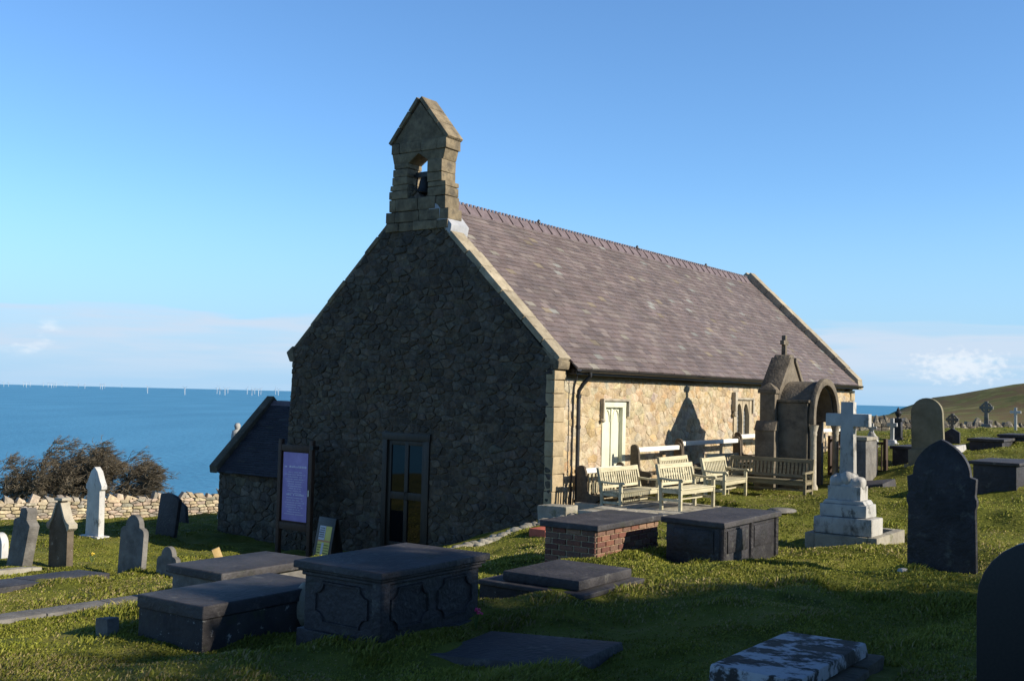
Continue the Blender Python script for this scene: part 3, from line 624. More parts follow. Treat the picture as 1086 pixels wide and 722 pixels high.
for y0, y1 in ((a + .14, md - .035), (md + .035, bq - .14)):
    for q in np.linspace(za, zb - .1, 9): cm_.box(y0, y1, .075, .084, q, q + .012)
    cm_.box((y0 + y1) / 2 - .006, (y0 + y1) / 2 + .006, .074, .083, za, zb - .1)
cm_.build('glazing_bars', M_lead, win, smooth=False)
hm = MB(); hm.box(a - .02, bq + .12, -.09, .03, zb + .02, zb + .08); hm.box(a - .16, a - .02, -.13, .03, zb - .28, zb + .22); hm.rock((a - .10, -.08, zb - .36), .09, .06, .08, 3); hm.box(bq + .02, bq + .12, -.09, .03, zb - .35, zb + .02); hm.build('hood_mould', M_cope, win, bevel=.015)
# north porch
PX0, PX1, PYN = 1.05, 4.4, 11.1
po = MB(); pz = -2.16; prz = -.42; pm = (PX0 + PX1) / 2
po.box(PX0 + .06, PX1, Wd - .15, PYN, -5.2, pz + .02)
po.prism([(PX0 + .06, pz), (PX1, pz), (pm, prz - .15)], 'xz', Wd - .15, PYN)
porch = po.build('porch', M_mortd, ch, smooth=False)
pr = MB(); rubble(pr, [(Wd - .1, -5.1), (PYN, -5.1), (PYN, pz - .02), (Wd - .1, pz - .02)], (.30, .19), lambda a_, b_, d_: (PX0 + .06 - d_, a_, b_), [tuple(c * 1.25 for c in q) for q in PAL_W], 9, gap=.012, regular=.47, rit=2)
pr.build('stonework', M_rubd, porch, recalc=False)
def pslope(mb, xe, ze, xr, zr, y0, y1, seed):
    t_ = MB(); slope(t_, xe, ze, xr, zr, y0, y1, seed)
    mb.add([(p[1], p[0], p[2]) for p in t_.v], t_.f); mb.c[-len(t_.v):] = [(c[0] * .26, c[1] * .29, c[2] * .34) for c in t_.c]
prf = MB(); pslope(prf, PX0 - .18, pz - .10, pm, prz, Wd - .2, PYN - .2, 4); pslope(prf, PX1 + .12, pz - .10, pm, prz, Wd - .2, PYN - .2, 5); prf.build('roof_slates', M_slate, porch, smooth=False)
pc = MB()
for xa in (PX0 - .22, PX1 + .22):
    pc.prism([(xa, pz - .13), (pm, prz - .02), (pm, prz + .16), (xa - .03 * (1 if xa < pm else -1), pz + .06)], 'xz', PYN - .22, PYN + .06, (.26, .25, .23))
pc.build('coping', M_cope, porch, bevel=.02)
pc = MB(); pc.prism([(pm - .14, prz - .10), (pm, prz + .04), (pm + .14, prz - .10), (pm, prz - .02)], 'xz', Wd - .3, PYN - .2); pc.build('ridge_tiles', M_ridge, porch)
# ------------------------------------------------------------------ trees and bushes
def grow(mb, p, d, r, ln, lev, rnd, wind=(0, 0, 0), up_=.1, tips=None, maxlev=6, split=(2, 3), shrink=.74, spread=.55, minr=.006):
    pts_ = [Vector(p)]; dd = Vector(d).normalized(); rad = [r]; nseg = 4 if lev < 2 else 3
    for k in range(nseg):
        dd = (dd + Vector(wind) * .18 * (1 + .3 * lev) + Vector((rnd.uniform(-1, 1), rnd.uniform(-1, 1), rnd.uniform(-.8, .8))) * .22 + Vector((0, 0, up_)) * .2).normalized()
        pts_.append(pts_[-1] + dd * ln / nseg); rad.append(max(r * (1 - .4 * (k + 1) / nseg), minr * .6))
    mb.tube(pts_, rad, 6 if lev < 2 else (4 if lev < 4 else 3), cap=False)
    if lev >= maxlev:
        if tips is not None: tips.append(pts_[-1])
        return
    for k in range(rnd.randint(*split)):
        a = Vector((rnd.gauss(0, 1), rnd.gauss(0, 1), rnd.gauss(0, .8))); nd = (dd + a * spread).normalized()
        b0 = pts_[-1] if k == 0 else pts_[rnd.randint(max(1, nseg - 2), nseg)]
        grow(mb, b0, nd, max(rad[-1] * (.82 if k == 0 else .66), minr), ln * shrink * rnd.uniform(.8, 1.15), lev + 1, rnd, wind, up_, tips, maxlev, split, shrink, spread, minr)
def bush(label, px, py, d, stems, wind, seed, ln, maxlev, minr=.008, grp=None):
    loc = P(px, py, d); loc.z = gz(loc.x, loc.y) - .1; t_ = thing('hawthorn_bush', label, 'bush', loc, 0, grp); rnd = random.Random(seed)
    tr = MB(); cr = MB()
    for (ox, oy, dx, dy, dz, r_) in stems:
        p = Vector((ox, oy, 0)); dd = Vector((dx, dy, dz)).normalized(); q = [p]
        for k in range(4):
            dd = (dd + Vector(wind) * .12 + Vector((rnd.uniform(-.2, .2), rnd.uniform(-.2, .2), 0))).normalized(); q.append(q[-1] + dd * ln * .28)
        tr.tube(q, [r_, r_ * .85, r_ * .75, r_ * .68, r_ * .6], 7, cap=False)
        for k in (2, 3, 4, 4):
            grow(cr, q[k], (dd + Vector((rnd.uniform(-.7, .7), rnd.uniform(-.5, .5), rnd.uniform(-.2, .5)))).normalized(), r_ * .5, ln * .50, 1, rnd, wind, .10, None, maxlev, (2, 4), .78, .75, minr)
    tr.build('trunk', M_bark, t_); cr.build('crown', M_twig, t_, recalc=False); return t_
bush('bare windswept hawthorn leaning right behind the dry stone wall, against the sea', 42, 522, 43.5, [(0, 0, -.1, 0, 1, .13), (.9, .2, .35, .1, .9, .11), (1.7, -.1, .5, 0, .8, .09), (.4, .4, .2, 0, 1, .09), (1.3, .3, .1, 0, 1, .08), (2.1, .2, .25, 0, .9, .08), (.2, -.2, .5, 0, .6, .08)], (.66, 0, .02), 14, 1.42, 7, .0088)
bush('low dark bare bush at the left edge behind the dry stone wall', -16, 530, 43, [(0, 0, .2, 0, .9, .08), (.9, .2, .3, 0, .8, .07), (1.7, 0, .2, 0, .8, .06), (-.8, .1, .3, 0, .8, .07)], (.5, 0, .05), 5, 1.3, 7, .008)

def leafy(label, q, s, H, rad, seed, base=.12, leaves=15000, grp='evergreen trees along the south edge of the graveyard'):
    x = q * .362 + s * .932; y = q * .932 - s * .362; loc = Vector((x, y, gz(x, y) - .1))
    t_ = thing('yew_tree', label, 'tree', loc, 0, grp); rnd = random.Random(seed); tr = MB()
    tr.tube([(0, 0, 0), (.1, .05, H * .3), (-.05, .1, H * .65), (0, 0, H * .95)], [.34, .26, .15, .03], 9)
    tips = []
    for k in range(26):
        z = H * (base + .78 * k / 26); a = rnd.uniform(0, 6.28); lr = rad * (1 - .75 * (z / H) ** 1.6) * rnd.uniform(.75, 1.15)
        e_ = Vector((math.cos(a) * lr, math.sin(a) * lr, z + lr * rnd.uniform(.05, .35))); tr.tube([(0, 0, z), tuple(Vector((0, 0, z)).lerp(e_, .5) + Vector((0, 0, .1))), tuple(e_)], [.07, .045, .015], 5, cap=False)
        for f_ in (.35, .55, .75, .92, 1.0): tips.append((Vector((0, 0, z)).lerp(e_, f_), .28 + .35 * (1 - z / H)))
    tr.build('trunk', M_bark, t_)
    npr = np.random.default_rng(seed); T = np.array([[*p, r_] for p, r_ in tips]); sel = T[npr.integers(0, len(T), leaves)]
    c_ = sel[:, :3] + npr.normal(0, 1, (leaves, 3)) * sel[:, 3:4] * np.array((.9, .9, .7)); a = npr.normal(0, 1, (leaves, 3)); a /= np.linalg.norm(a, axis=1, keepdims=True)
    bq = np.cross(a, npr.normal(0, 1, (leaves, 3))); bq /= np.linalg.norm(bq, axis=1, keepdims=True); sz = npr.uniform(.07, .15, (leaves, 1))
    V_ = np.stack([c_ + a * sz, c_ + bq * sz * .6, c_ - a * sz, c_ - bq * sz * .6], 1).reshape(-1, 3); m_ = bpy.data.meshes.new('crown')
    m_.from_pydata(V_.tolist(), [], np.arange(leaves * 4).reshape(-1, 4).tolist()); m_.materials.append(M_leaf); o = bpy.data.objects.new('crown', m_); COL.objects.link(o); o.parent = t_
TREES = [(9.6, 13.6, 9.2, 2.6), (5.6, 14.5, 11.5, 3.2), (11.2, 15, 7.6, 2.1), (13.5, 14.5, 6.0, 1.8), (15.4, 16.5, 5.6, 1.3), (2.6, 9.5, 8.5, 2.6), (8.4, 17.5, 10.5, 2.2), (3.6, 16.0, 11.0, 3.0), (-1.0, 17.5, 12, 3.2), (6.2, 24, 14, 3.6), (-6.0, 16.5, 11, 3.2)]  # the yew closest to the viewpoint is added to cut sky light
TL = ['thick dark yew in the front row, overhanging the shaded lawn', 'tall thick dark yew in the front row, second from the viewpoint', 'young dark yew at the middle of the south edge, shading the near lawn', 'small round dark yew level with the pointed dark headstone, beyond the right of the view', 'smallest slim dark yew, at the sunny end of the south edge', 'bushy dark yew closest to the viewpoint, added out of view to block sky light', 'dense dark yew standing nearest the sunlit graves beyond the right of the view', 'broad dark yew second along the south edge, beyond the right of the view', 'tall dark yew directly right of the viewpoint', 'tallest dark yew, set back behind the front row', 'broad dark yew behind and right of the viewpoint']
for k, ((q, s, H, rd), lb) in enumerate(zip(TREES, TL)): leafy(lb, q, s, H, rd, 20 + k)
def baretree(label, q, s, H, seed):
    x = q * .362 + s * .932; y = q * .932 - s * .362; loc = Vector((x, y, gz(x, y) - .1)); t_ = thing('bare_tree', label, 'tree', loc, 0, 'leafless trees along the south edge of the graveyard'); rnd = random.Random(seed)
    tr = MB(); tr.tube([(0, 0, 0), (.1, 0, H * .15), (.15, .1, H * .32)], [.2, .15, .12], 8, cap=False); tr.build('trunk', M_bark, t_)
    cr = MB()
    for k in range(4): grow(cr, (.15, .1, H * (.32 if k < 3 else .2)), (rnd.uniform(-.6, .6), rnd.uniform(-.6, .6), 1), .10, H * .24, 1, rnd, (-.1, 0, 0), .15, None, 5, (2, 4), .76, .55, .016)
    cr.build('crown', M_twig, t_, recalc=False)
baretree('leafless ash tree between the yews and the sunlit graves, out on the right', 11.9, 17, 9.0, 3)
baretree('spreading leafless tree rising beside the nearest yew, out on the right', 10.6, 20, 10.5, 5)
baretree('slender leafless tree farthest along the right edge of the graveyard', 14.2, 23, 8.5, 8)

# ------------------------------------------------------------------ walls of the churchyard
def drystone(label, A_, B_, hgt, size, pal, seed, cope, mat_, name='drystone_wall'):
    L_ = (B_ - A_).length; loc = A_.copy(); t_ = thing(name, label, 'wall', loc, math.atan2(B_.y - A_.y, B_.x - A_.x)); hor = math.hypot(B_.x - A_.x, B_.y - A_.y); sl_ = (B_.z - A_.z) / hor; rnd = random.Random(seed)
    co = MB(); co.add([(x, y, z + sl_ * x) for x in (0, hor) for y in (.04, .46) for z in (-.8, hgt - .03)], [(0, 1, 3, 2), (4, 6, 7, 5), (0, 4, 5, 1), (2, 3, 7, 6), (1, 5, 7, 3), (0, 2, 6, 4)]); co.build('wall_core', M_mortd, t_, smooth=False)
    st = MB(); rubble(st, [(0, -.5), (hor, -.5), (hor, hgt), (0, hgt)], size, lambda a_, b_, d_: (a_, .04 - d_, b_ + sl_ * a_), pal, seed, gap=.014, dep=(.02, .09), back=.04, regular=.25)
    st.build('stonework', mat_, t_, recalc=False)
    cp = MB(); x = 0
    while x < hor:
        wv = rnd.uniform(.16, .34); hv = rnd.uniform(*cope); k = rnd.uniform(.7, 1.2); c_ = tuple(q * k for q in rnd.choice(pal))
        z0 = hgt - .04 + sl_ * x; a = rnd.uniform(-.5, .35) * hv; j = rnd.uniform(.3, .9); q = [(x, .03, z0), (x + wv, .03, z0), (x + wv, .45, z0), (x, .45, z0), (x + a + wv * .1, .07, z0 + hv * rnd.uniform(.6, 1)), (x + a + wv * .9, .07, z0 + hv * j), (x + a + wv * .9, .40, z0 + hv * j), (x + a + wv * .1, .40, z0 + hv * rnd.uniform(.6, 1))]
        cp.add([tuple(v + rnd.uniform(-.03, .03) for v in p) for p in q], [(3, 2, 1, 0), (4, 5, 6, 7), (0, 1, 5, 4), (1, 2, 6, 5), (2, 3, 7, 6), (3, 0, 4, 7)], c_); x += wv * rnd.uniform(.95, 1.25)
    cp.build('coping_stones', mat_, t_, bevel=.03, ang=50); return t_
A_ = P(-120, 562, 36.2); B_ = P(260, 543, 43); 
for q_ in (A_, B_): q_.z = gz(q_.x, q_.y)
drystone('sunlit drystone wall with upright coping stones between graveyard and sea', A_, B_, .55, (.30, .115), PAL_D, 31, (.12, .40), M_dry)
A_ = P(880, 466, 60); B_ = P(1160, 455, 60)
for q_ in (A_, B_): q_.z = gz(q_.x, q_.y)
drystone('rough dark drystone wall at the far edge of the graveyard below the hill', A_, B_, .62, (.42, .26), PAL_FAR, 37, (.2, .6), M_rub)

# ------------------------------------------------------------------ table tombs and ledgers
def base(px, py, d, dz=0):
    v = P(px, py, d); v.z = gz(v.x, v.y) + dz; return v
def foot(loc, rz, x0, x1, y0, y1): FOOT.append((loc.x, loc.y, rz, x0, x1, y0, y1))
def tomb(label, px, py, d, L_, W_, H_, ts, ovh, body, slab, group=None, panels=None, rz=None, cat='tomb', name='chest_tomb', bev=.02, plinth=0, base_h=.5, dz=-.02, mould=False):
    rz = PHI if rz is None else rz; loc = P(px, py, d); g_ = min(gz(loc.x, loc.y), loc.z + .03); t_ = thing(name, label, cat, Vector((loc.x, loc.y, loc.z)), rz, group)
    foot(loc, rz, -ovh, L_ + ovh, -ovh, W_ + ovh)
    b_ = MB(); b_.box(0, L_, 0, W_, -base_h, H_ - ts); bo = b_.build('chest', body, t_, bevel=bev * .5)
    s_ = MB(); s_.box(-ovh, L_ + ovh, -ovh, W_ + ovh, H_ - ts, H_, j=.006)
    if mould: s_.box(-ovh * .62, L_ + ovh * .62, -ovh * .62, W_ + ovh * .62, H_ - ts - .035, H_ - ts - .002); s_.box(-ovh * .3, L_ + ovh * .3, -ovh * .3, W_ + ovh * .3, H_ - ts - .075, H_ - ts - .037)
    s_.build('slab', slab, t_, bevel=bev, seg=3)
    if plinth:
        p_ = MB(); p_.box(-plinth, L_ + plinth, -plinth, W_ + plinth, -base_h, .07); p_.build('plinth', body, t_, bevel=.015)
    return t_, bo
# the big slate tomb with concave-cornered panels
big_t, big_b = tomb('big slate chest tomb with scooped-corner side panels before the church door', 402, 689, 10, 1.50, .97, .71, .062, .085, M_tomb, M_top, None, plinth=.05, mould=True, bev=.022)
def panel(parent, axis, c0, c1, z0, z1, off, m_, cut=.105, proud=.02):
    o = []
    for (cx_, cz_, a0) in ((c1, z0, 180), (c1, z1, 270), (c0, z1, 0), (c0, z0, 90)):
        for k in range(6):
            a = R(a0 - 90 * k / 5) if False else None
    def arc_(cx_, cz_, a0, a1): return [(cx_ + cut * math.cos(R(a0 + (a1 - a0) * k / 5)), cz_ + cut * math.sin(R(a0 + (a1 - a0) * k / 5))) for k in range(6)]
    o = arc_(c1, z0, 180, 90) + arc_(c1, z1, 270, 180) + arc_(c0, z1, 360, 270) + arc_(c0, z0, 90, 0)
    def ring(k_):
        mx_, mz_ = (c0 + c1) / 2, (z0 + z1) / 2; hw, hz = (c1 - c0) / 2, (z1 - z0) / 2
        return [(mx_ + (p[0] - mx_) * (1 + k_ / hw), mz_ + (p[1] - mz_) * (1 + k_ / hz)) for p in o]
    mb = MB(); ro, ri = ring(.0), ring(-.03); n_ = len(o)
    def em(p, dd): return (-dd, p[0], p[1]) if axis == 'x' else (p[0], -dd, p[1])
    q = [em(p, 0) for p in ro] + [em(p, proud) for p in ring(-.006)] + [em(p, proud) for p in ring(-.024)] + [em(p, .002) for p in ri]
    mb.add(q, [(s * n_ + k, s * n_ + (k + 1) % n_, (s + 1) * n_ + (k + 1) % n_, (s + 1) * n_ + k) for s in range(3) for k in range(n_)] + [tuple(range(3 * n_, 4 * n_))])
    mb.build('panel', m_, parent, ang=30)
panel(big_t, 'x', .14, .83, .14, .54, 0, M_tomb)
panel(big_t, 'y', .13, .70, .14, .54, 0, M_tomb); panel(big_t, 'y', .82, 1.39, .14, .54, 0, M_tomb)
pl = MB(); pl.box(-.03, .10, -.03, .08, .05, .60); pl.build('corner_pilaster', M_tomb, big_t, bevel=.012)
tomb('low tomb with a thick slate slab on pale sides, left of the big slate tomb', 235, 632, 13, 1.52, .92, .275, .10, .06, M_grey, M_top, None, bev=.025)
tomb('low dark lichen-spotted slab tomb nearest the bottom left corner', 214, 688, 10.5, 1.75, .98, .40, .13, .015, M_lich, M_top, None, bev=.018)
# two-step ledger
t_, _ = tomb('low two-stepped slate ledger tomb lying behind the big slate tomb', 619, 639, 11.5, 1.32, 1.36, .09, .06, .02, M_lich, M_top, None, name='ledger_tomb', bev=.02)
s_ = MB(); s_.box(.10, 1.27, .12, 1.12, .092, .20); s_.build('upper_slab', M_top, t_, bevel=.02)
# brick tomb
t_, bo = tomb('red brick table tomb under a dark slate slab, beside the stone terrace', 632, 592, 14, 1.70, .78, .43, .085, .06, M_mort, M_top, None, name='brick_tomb', bev=.018)
bk = MB()
for k in range(-4, 5):
    z0 = .345 - .0735 * (k + 5) + .0735 * 4
    z0 = k * .0735 - .02
    if z0 + .066 > .345: break
    for axis in 'xy':
        ln_ = .78 if axis == 'x' else 1.70; a = -(.11 if k % 2 else 0)
        while a < ln_ - .03:
            e_ = min(a + .215, ln_); a0 = max(a, 0); c_ = random.choice([(.15, .060, .042), (.17, .075, .05), (.12, .052, .04), (.20, .10, .068), (.15, .088, .065), (.24, .15, .10)])
            if axis == 'x': bk.box(-.018, .05, a0 + .006, e_ - .006, z0 + .005, z0 + .069, c_)
            else: bk.box(a0 + .006, e_ - .006, -.018, .05, z0 + .005, z0 + .069, c_)
            a += .225
bk.build('brickwork', M_brick, t_, bevel=.006, seg=1)
# slate chest tomb to its right
t_, bo = tomb('slate chest tomb with corner pilasters, between brick tomb and white cross', 766, 595, 14, 1.86, .80, .50, .075, .06, M_tomb, M_top, None, plinth=0, bev=.02)
pl = MB(); pl.box(.08, .09 + .001, .1, .7, .1, .36)
for a0, a1 in ((.12, .68),):
    pn = MB(); pn.box(-.018, .02, a0, a1, .08, .37); pn.build('panel', M_tomb, t_, bevel=.012)
for a0, a1 in ((.14, .80), (1.02, 1.72)):
    pn = MB(); pn.box(a0, a1, -.018, .02, .08, .37); pn.build('panel', M_tomb, t_, bevel=.012)
for a0 in (0, .90, 1.80):
    pn = MB(); pn.tube([(a0 + .01, -.0, -.1), (a0 + .01, -.0, .42)], .045, 10); pn.build('corner_pilaster', M_tomb, t_)
tomb('dark slate chest tomb on the sunny lawn at the right edge', 1078, 520, 20, 1.75, .75, .50, .06, .07, M_tomb, M_top, None, bev=.015)
tomb('low flat-topped slab tomb on the lawn below the tallest celtic cross', 1063, 475, 28, 1.7, .80, .22, .07, .05, M_tomb, M_top, None, name='ledger_tomb', bev=.015)
tomb('low slab tomb cut off by the right edge of the photo', 1094, 471, 29, 1.7, .80, .24, .07, .05, M_tomb, M_top, None, name='ledger_tomb', bev=.015)
tomb('low black tomb just left of the tall round-topped headstone', 969, 488, 26, 1.6, .5, .32, .07, .05, M_tomb, M_top, None, name='ledger_tomb', bev=.015)
def ledger(label, px, py, d, L_, W_, H_, m_, rz=None, name='ledger_slab', cat='grave slab', dz=0, group=None):
    rz = PHI if rz is None else rz; loc = P(px, py, d); loc.z = gz(loc.x, loc.y) + .03 + dz; s_ = MB(); s_.box(0, L_, 0, W_, -.25, H_, j=.012); o = s_.build(name, m_, None, bevel=.015)
    o.location = loc; ex, ey = math.cos(rz), math.sin(rz); z00 = gz(loc.x, loc.y); sx_ = (gz(loc.x + ex * L_, loc.y + ey * L_) - z00) / L_; sy_ = (gz(loc.x - ey * W_, loc.y + ex * W_) - z00) / W_; o.rotation_euler = (math.atan(sy_), -math.atan(sx_), rz); foot(loc, rz, 0, L_, 0, W_); return tag(o, label, cat, group)
ledger('wide dark flat slate ledger sunk in the shaded grass at the bottom edge', 600, 726, 8.8, .95, 1.42, .05, M_top, dz=-.04)
ledger('flat slate ledger sunk in grass at the left edge, before the row of headstones', 97, 617, 16.2, .35, .5, .03, M_top) if False else None
def kerbline(label, pxa, pxb, wd, hh, m_, name, cat):
    a = P(*pxa); bq = P(*pxb); a.z = gz(a.x, a.y); bq.z = gz(bq.x, bq.y); rz = math.atan2(bq.y - a.y, bq.x - a.x); L_ = math.hypot(bq.x - a.x, bq.y - a.y); sl_ = (bq.z - a.z) / L_; s_ = MB(); x = 0; rnd = random.Random(int(pxa[0]) + 900)
    while x < L_ - .05:
        e_ = min(x + rnd.uniform(.8, 1.3), L_); dzz = rnd.uniform(-.01, .01)
        s_.add([(xx, y, z + sl_ * xx + dzz) for z in (-.3, hh) for xx, y in ((x + .006, -wd / 2), (e_ - .006, -wd / 2), (e_ - .006, wd / 2), (x + .006, wd / 2))], [(3, 2, 1, 0), (4, 5, 6, 7), (0, 1, 5, 4), (1, 2, 6, 5), (2, 3, 7, 6), (3, 0, 4, 7)]); x = e_
    o = s_.build(name, m_, None, bevel=.015); o.location = a; o.rotation_euler = (0, 0, rz); foot(a, rz, 0, L_, -wd / 2, wd / 2); return tag(o, label, cat)
kerbline('broad flat slate ledger half sunk in grass at the left edge, in front of the headstones', (-30, 630, 14.6), (100, 614, 16.6), .62, .13, M_top, 'ledger_slab', 'grave slab')
kerbline('long narrow stone kerb crossing the sunny grass from the left edge, left of the low tombs', (-40, 667, 11.8), (163, 638.5, 13.7), .34, .08, M_grey, 'grave_kerb', 'kerb')
kerbline('short low kerb at the foot of the leaning headstone at the far left', (-25, 610, 17.2), (40, 602.5, 18.4), .2, .08, M_kerb, 'grave_kerb', 'kerb')
# lichened tomb in the right foreground
loc = P(845, 723, 6.9); t_ = thing('coped_tomb', 'mossy old tomb with flaking white lichen on its sloping top, bottom right', 'tomb', loc, PHI); foot(loc, PHI, -.15, 1.65, -.25, .85)
s_ = MB(); s_.box(0, 1.46, 0, .60, -.10, 0, j=.02); s_.build('slab', M_lich2, t_, bevel=.02)
s_ = MB()
for (x0, x1, y0, y1, z0, z1) in ((-.08, .62, -.10, .3, -.24, -.105), (.63, 1.12, -.12, .3, -.23, -.105), (1.13, 1.58, -.10, .3, -.25, -.11), (-.07, .7, .31, .66, -.24, -.105), (.72, 1.56, .31, .70, -.24, -.105),
                                 (-.14, .4, -.2, .3, -.6, -.245), (.41, .95, -.22, .3, -.6, -.24), (.96, 1.62, -.2, .3, -.6, -.255), (-.14, .6, .31, .72, -.6, -.245), (.62, 1.5, .31, .7, -.6, -.245)): s_.box(x0, x1, y0, y1, z0, z1, j=.02)
s_.build('base_stones', M_lich3, t_, bevel=.025)
# small stones
def stone(label, px, py, d, sx, sy, sz, m_, seed, name='loose_stone', cat='stone', rz=.3, col=None, sink=.3):
    loc = P(px, py, d); loc.z = gz(loc.x, loc.y); s_ = MB(); s_.rock((0, 0, sz * (1 - sink)), sx, sy, sz, seed, col, 3, .14); o = s_.build(name, m_, None, ang=50); o.location = loc; o.rotation_euler = (0, 0, rz); return tag(o, label, cat)
stone('rough lichened boulder standing between the big slate tomb and the low dark tomb', 322, 668, 11.6, .13, .11, .23, M_kerb, 4, cat='boulder')
stone('small white stone lying at the foot of the pointed dark headstone', 958, 604, 13.4, .07, .06, .05, M_marb, 6)
ledger('small square footstone in the shaded grass, left of the low dark tomb', 113, 678, 11.2, .16, .20, .12, M_grey, None, 'footstone', 'stone')
stone('small flat stone lying on the sunny lawn, left of the white cross', 830, 541, 19.5, .3, .2, .05, M_grey, 12)
# ------------------------------------------------------------------ headstones
def arch_round(w_, h_, n_=14):
    r_ = w_ / 2; return [(-r_, -.5), (r_, -.5)] + [(r_ * math.cos(math.pi * k / n_), h_ - r_ + r_ * math.sin(math.pi * k / n_)) for k in range(n_ + 1)]
def arch_pointed(w_, h_, hs, n_=8):
    r_ = w_ / 2; o = [(-r_, -.5), (r_, -.5)]
    for k in range(n_ + 1): a = k / n_; o.append((r_ * (1 - a ** 1.75), hs + (h_ - hs) * math.sin(a * math.pi / 2) ** .92))
    for k in range(n_ - 1, -1, -1): a = k / n_; o.append((-r_ * (1 - a ** 1.75), hs + (h_ - hs) * math.sin(a * math.pi / 2) ** .92))
    return o
def shoulder_round(w_, h_, sw, n_=10):
    r_ = w_ / 2; ri = r_ - sw; hs = h_ - ri; o = [(-r_, -.5), (r_, -.5), (r_, hs - sw * .8)]
    o += [(r_ - sw + sw * math.cos(R(a)), hs - sw * .8 + sw * .8 * math.sin(R(a))) for a in (30, 60, 88)]
    o += [(ri * .96 * math.cos(math.pi * k / n_), hs + .01 + ri * math.sin(math.pi * k / n_)) for k in range(n_ + 1)]
    o += [(-r_ + sw - sw * math.cos(R(a)), hs - sw * .8 + sw * .8 * math.sin(R(a))) for a in (88, 60, 30)] + [(-r_, hs - sw * .8)]
    return o
def headstone(label, px, py, d, outline, th, m_, tilt=(0, 0), rz=None, group='upright headstones', inner=None, name='headstone', dz=0):
    loc = P(px, py, d); loc.z = min(loc.z, gz(loc.x, loc.y) + .02) + dz; rz = PHI if rz is None else rz; t_ = thing(name, label, 'headstone', loc, rz, None, tilt)
    s_ = MB(); s_.prism(outline, 'yz', -th / 2, th / 2); s_.build('stone', m_, t_, bevel=.012, ang=40); foot(loc, rz, -th / 2, th / 2, min(p[0] for p in outline), max(p[0] for p in outline)); return t_
headstone('leaning grey headstone with cut shoulders, leftmost of the front row on the left lawn', 20, 601, 19, [(-.24, -.5), (.24, -.5), (.24, .68), (.27, .72), (.25, .80), (.12, .86), (.11, 1.02), (-.04, 1.06), (-.11, 1.0), (-.12, .86), (-.25, .78), (-.24, .68)], .19, M_grey, (R(9), R(3)))
t_ = headstone('brown pointed headstone with lichened moulded shoulders, beside the leaning grey one', 64, 601, 19, [(-.27, -.5), (.27, -.5), (.27, .70), (.20, .82), (.06, 1.08), (.05, 1.16), (-.05, 1.16), (-.06, 1.08), (-.20, .82), (-.27, .70)], .13, M_brownst, (R(-1), 0))
for s_ in (-1, 1):
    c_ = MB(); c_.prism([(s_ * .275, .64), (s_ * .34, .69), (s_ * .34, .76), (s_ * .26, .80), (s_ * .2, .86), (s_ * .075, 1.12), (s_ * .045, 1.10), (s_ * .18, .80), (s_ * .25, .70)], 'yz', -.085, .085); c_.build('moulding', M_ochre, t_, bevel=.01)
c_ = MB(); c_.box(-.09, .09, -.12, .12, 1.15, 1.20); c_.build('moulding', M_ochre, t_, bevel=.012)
t_ = headstone('tall white marble headstone with stepped pointed top, in front of the bare bush', 100, 572, 25, [(-.26, -.5), (.26, -.5), (.23, 1.12), (.30, 1.16), (.30, 1.24), (.22, 1.36), (.12, 1.56), (0, 1.66), (-.12, 1.56), (-.22, 1.36), (-.30, 1.24), (-.30, 1.16), (-.23, 1.12)], .15, M_marb3, (0, 0))
c_ = MB(); c_.box(-.16, .16, -.34, .34, -.3, .1); c_.build('plinth', M_marb3, t_, bevel=.015)
headstone('grey round-headed headstone with rounded shoulders, biggest on the left lawn', 139, 611, 18, shoulder_round(.62, 1.0, .12), .10, M_grey, (R(1), R(2)))
headstone('small grey round-headed headstone beside the low slab tomb', 178, 611, 17.3, shoulder_round(.48, .46, .1), .09, M_grey, (R(-1), R(2)))
headstone('dark slate headstone leaning right, in front of the drystone wall', 176, 568, 27, [(-.36, -.5), (.36, -.5), (.36, .98), (.18, 1.04), (0, 1.06), (-.18, 1.04), (-.36, .98)], .10, M_tomb, (R(9), 0))
headstone('narrow white stone cut off by the left edge of the photo', -2, 594, 20.5, arch_round(.44, .52), .14, M_marb3, (0, 0))
headstone('broken dark slate fragment leaning at the foot of the drystone wall', 190, 553, 34, [(-.42, -.4), (.46, -.4), (.44, .55), (.2, .72), (-.1, .68), (-.38, .5)], .12, M_tomb, (R(-6), 0))
# dark gothic stone
ol = [(-.41, -.5), (.41, -.5), (.405, .34), (.395, .78), (.415, .84), (.415, .90), (.395, .95), (.40, 1.02), (.41, 1.16), (.345, 1.18)]
for k in range(0, 9): a = R(60 * k / 8); ol.append((-.34 + .68 * math.cos(a), 1.19 + .44 / .866 * math.sin(a)))
ol = ol + [(-p[0], p[1]) for p in ol[2:-1][::-1]]
headstone('dark slate pointed headstone with shoulders, largest in the right foreground', 999, 606, 13.5, ol, .11, M_tomb, (0, R(-1)))
t_ = headstone('tall olive sandstone headstone with round top, behind the dark pointed one', 985, 480, 25, [(-.36, .2), (.36, .2)] + arch_round(.70, 1.52)[2:], .14, M_olive, (R(-2), 0))
c_ = MB(); c_.box(-.14, .14, -.42, .42, .0, .34); c_.box(-.22, .22, -.5, .5, -.5, .0); c_.build('plinth', M_olive, t_, bevel=.012)
headstone('polished black round-topped headstone cut off by the bottom right corner', 1112, 752, 6, arch_round(.72, 1.14), .12, M_black, (0, 0))
